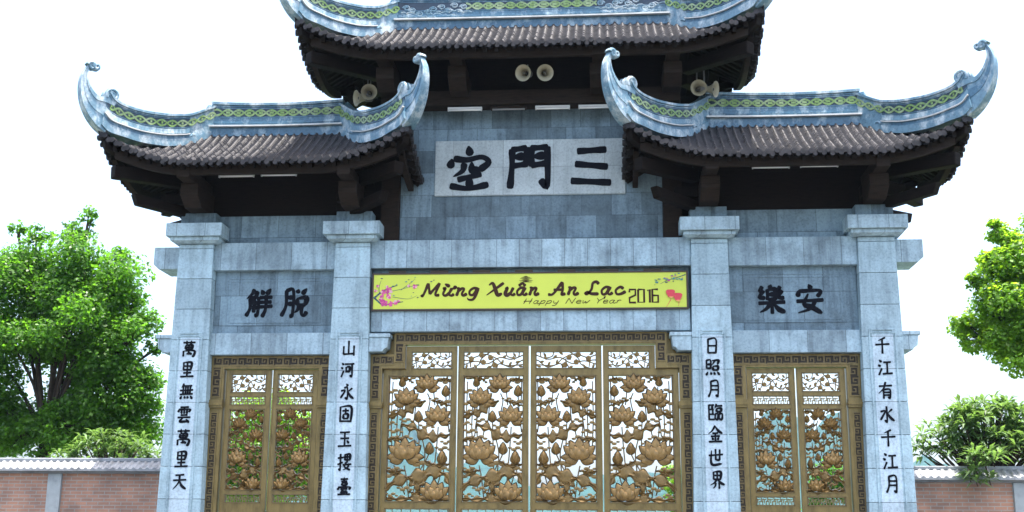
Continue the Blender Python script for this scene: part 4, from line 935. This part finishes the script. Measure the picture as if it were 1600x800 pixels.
tree((-10.6, 5, 0), [(-10.3, 5, 7.3, .95), (-9.5, 4.9, 6.6, .9), (-11.2, 5.1, 6.9, .9), (-8.8, 4.8, 5.6, .8), (-8.45, 5, 4.6, .5), (-10.0, 4.6, 5.9, 1.0), (-11.4, 4.7, 5.7, 1.0), (-9.2, 4.9, 4.5, .8), (-8.7, 4.9, 4.9, .55), (-11.9, 5, 4.5, .9), (-10.5, 5.6, 5.2, .8), (-12.6, 5.1, 6.0, 1.0), (-9.8, 4.6, 3.8, .7), (-11.0, 4.8, 3.6, .6), (-8.7, 5.1, 3.7, .55), (-10.3, 5, 8.05, .32), (-9.0, 5.3, 4.0, .7), (-11.7, 5.1, 7.25, .8), (-10.0, 5, 8.4, .22), (-11.15, 5, 8.0, .3), (-9.25, 5, 7.5, .25), (-8.75, 5, 6.5, .25), (-8.25, 5, 5.5, .22), (-11.6, 5, 8.15, .2), (-10.4, 5.6, 4.3, .9), (-11.6, 5.5, 3.9, .9), (-12.6, 5.2, 4.8, .9), (-9.7, 5.4, 5.2, .8), (-11.0, 5.6, 6.2, .8)],
     'tall leafy tree with dark trunk behind the left brick wall', 105000, .095, .62, M_lf1, 11, .2, .5)
tree((10.4, 5, 0), [(9.75, 5, 7.15, .65), (9.2, 4.9, 6.2, .7), (10.3, 5, 6.6, .95), (10.9, 5, 7.5, 1.0), (9.45, 4.9, 5.35, .65), (8.75, 5, 5.65, .42), (10.4, 4.8, 5.5, .9), (11.6, 5, 6.2, 1.1), (9.45, 5, 7.75, .28), (9.3, 5, 8.0, .16), (8.75, 5, 6.75, .2), (8.5, 5, 5.95, .18), (9.2, 5, 7.2, .25)],
     'bright green leafy tree cut off by the right edge of the photo', 80000, .095, .62, M_lf2, 12, .1, .5)
def rosettes(base, tips, label, name, m, L, seed, par_r=.03, nl=15):
    r_ = random.Random(seed); t = empty(name, base); tag(t, label, 'shrub'); b = Vector(base); mb = MB(); lf = MB()
    for p_ in tips:
        c = Vector(p_)-b; mb.tube(catmull([(c.x*.1, c.y*.1, .0), (c.x*.4, max(c.y*.5, -.1), c.z*.75)]+([(c.x*.8, -.35, 3.12)] if c.y < -.8 else [])+[tuple(c*.97)], 4), np.linspace(par_r, .010, 13 if c.y < -.8 else 9), 6)
        for k in range(nl):
            a = k*2.4+r_.random(); el = r_.uniform(-.35, 1.0); d = Vector((math.cos(a)*math.cos(el), math.sin(a)*math.cos(el), math.sin(el))); sd = d.cross(Vector((0, 0, 1))).normalized(); ln = L*r_.uniform(.65, 1.15); w = ln*.12
            q0 = c+d*.03; q1 = c+d*ln*.5+Vector((0, 0, .02)); q2 = c+d*ln-Vector((0, 0, ln*.22))
            nz = sd.cross(d)*(-.012)
            lf.add([q0, q1+sd*w, q1+nz, q1-sd*w, q2], [(0, 2, 1), (0, 3, 2), (1, 2, 4), (2, 3, 4)])
    mb.build('stem', M_bark, t, True); lf.build('foliage', m, t)
r_ = random.Random(4); tips = []
for i in range(170):
    a = r_.uniform(0, 6.28); e = math.acos(r_.uniform(-.45, 1)); q = r_.uniform(.55, 1.0)
    tips.append((7.85+1.12*q*math.sin(e)*math.cos(a), 2.15+.75*q*math.sin(e)*math.sin(a), 3.30+.78*q*math.cos(e)))
tips += [(7.55+r_.uniform(-.25, .3), 1.15+r_.uniform(-.1, .15), 2.75+r_.uniform(-.2, .25)) for i in range(12)]
rosettes((7.9, 2.2, 0), tips, 'spreading shrub with long glossy leaves hanging over the right wall', 'oleander_shrub', M_lf3, .30, 21)
tips = []
for i in range(75):
    a = r_.uniform(0, 6.28); e = math.acos(r_.uniform(-.2, 1)); q = r_.uniform(.6, 1.0)
    tips.append((-8.15+1.05*q*math.sin(e)*math.cos(a), 2.75+.5*q*math.sin(e)*math.sin(a), 2.95+.55*q*math.cos(e)))
rosettes((-8.1, 2.75, 0), tips, 'low long leaved shrub just behind the left wall, below the tall tree', 'garden_shrub', M_lf3, .26, 22)
# greenery seen through the doors
tree((-7.6, 12, 0), [(-7.6, 12, 4.6, .9), (-8.4, 12, 3.8, .9), (-6.8, 12.1, 4.0, .9), (-7.4, 11.8, 3.0, .9), (-6.3, 12, 3.0, .7), (-8.6, 12, 2.8, .8), (-7.6, 12.6, 3.6, .9)], 'sunlit tree seen through the openwork of the left side door', 24000, .12, .6, M_lf2, 31, .12)
tree((3.7, 18, 0), [(3.35, 18, 3.5, .5), (4.1, 18, 3.2, .6), (3.6, 18, 2.7, .6)], 'yellow green tree seen low through the rightmost leaf of the central door', 5000, .12, .6, M_lf2, 32, .1)
tree((7.4, 14, 0), [(7.3, 14, 3.3, .5), (7.8, 14, 3.0, .6), (7.0, 14, 2.5, .5)], 'small tree seen through the openwork of the right side door', 4000, .12, .6, M_lf1, 33, .1)

# ================================================================ HAZE
hz = MB(); hz.box(-850, 850, -40, 1400, -3, 190)
m, n, l, p = mat('haze air'); n.remove(p); out = [q for q in n if q.type == 'OUTPUT_MATERIAL'][0]
v = N(n, 'ShaderNodeVolumePrincipled'); v.inputs['Color'].default_value = (.50, .74, 1.0, 1); v.inputs['Density'].default_value = 0.00016; v.inputs['Anisotropy'].default_value = .1
l.new(v.outputs[0], out.inputs['Volume'])
tag(hz.build('haze', m), kind='stuff')
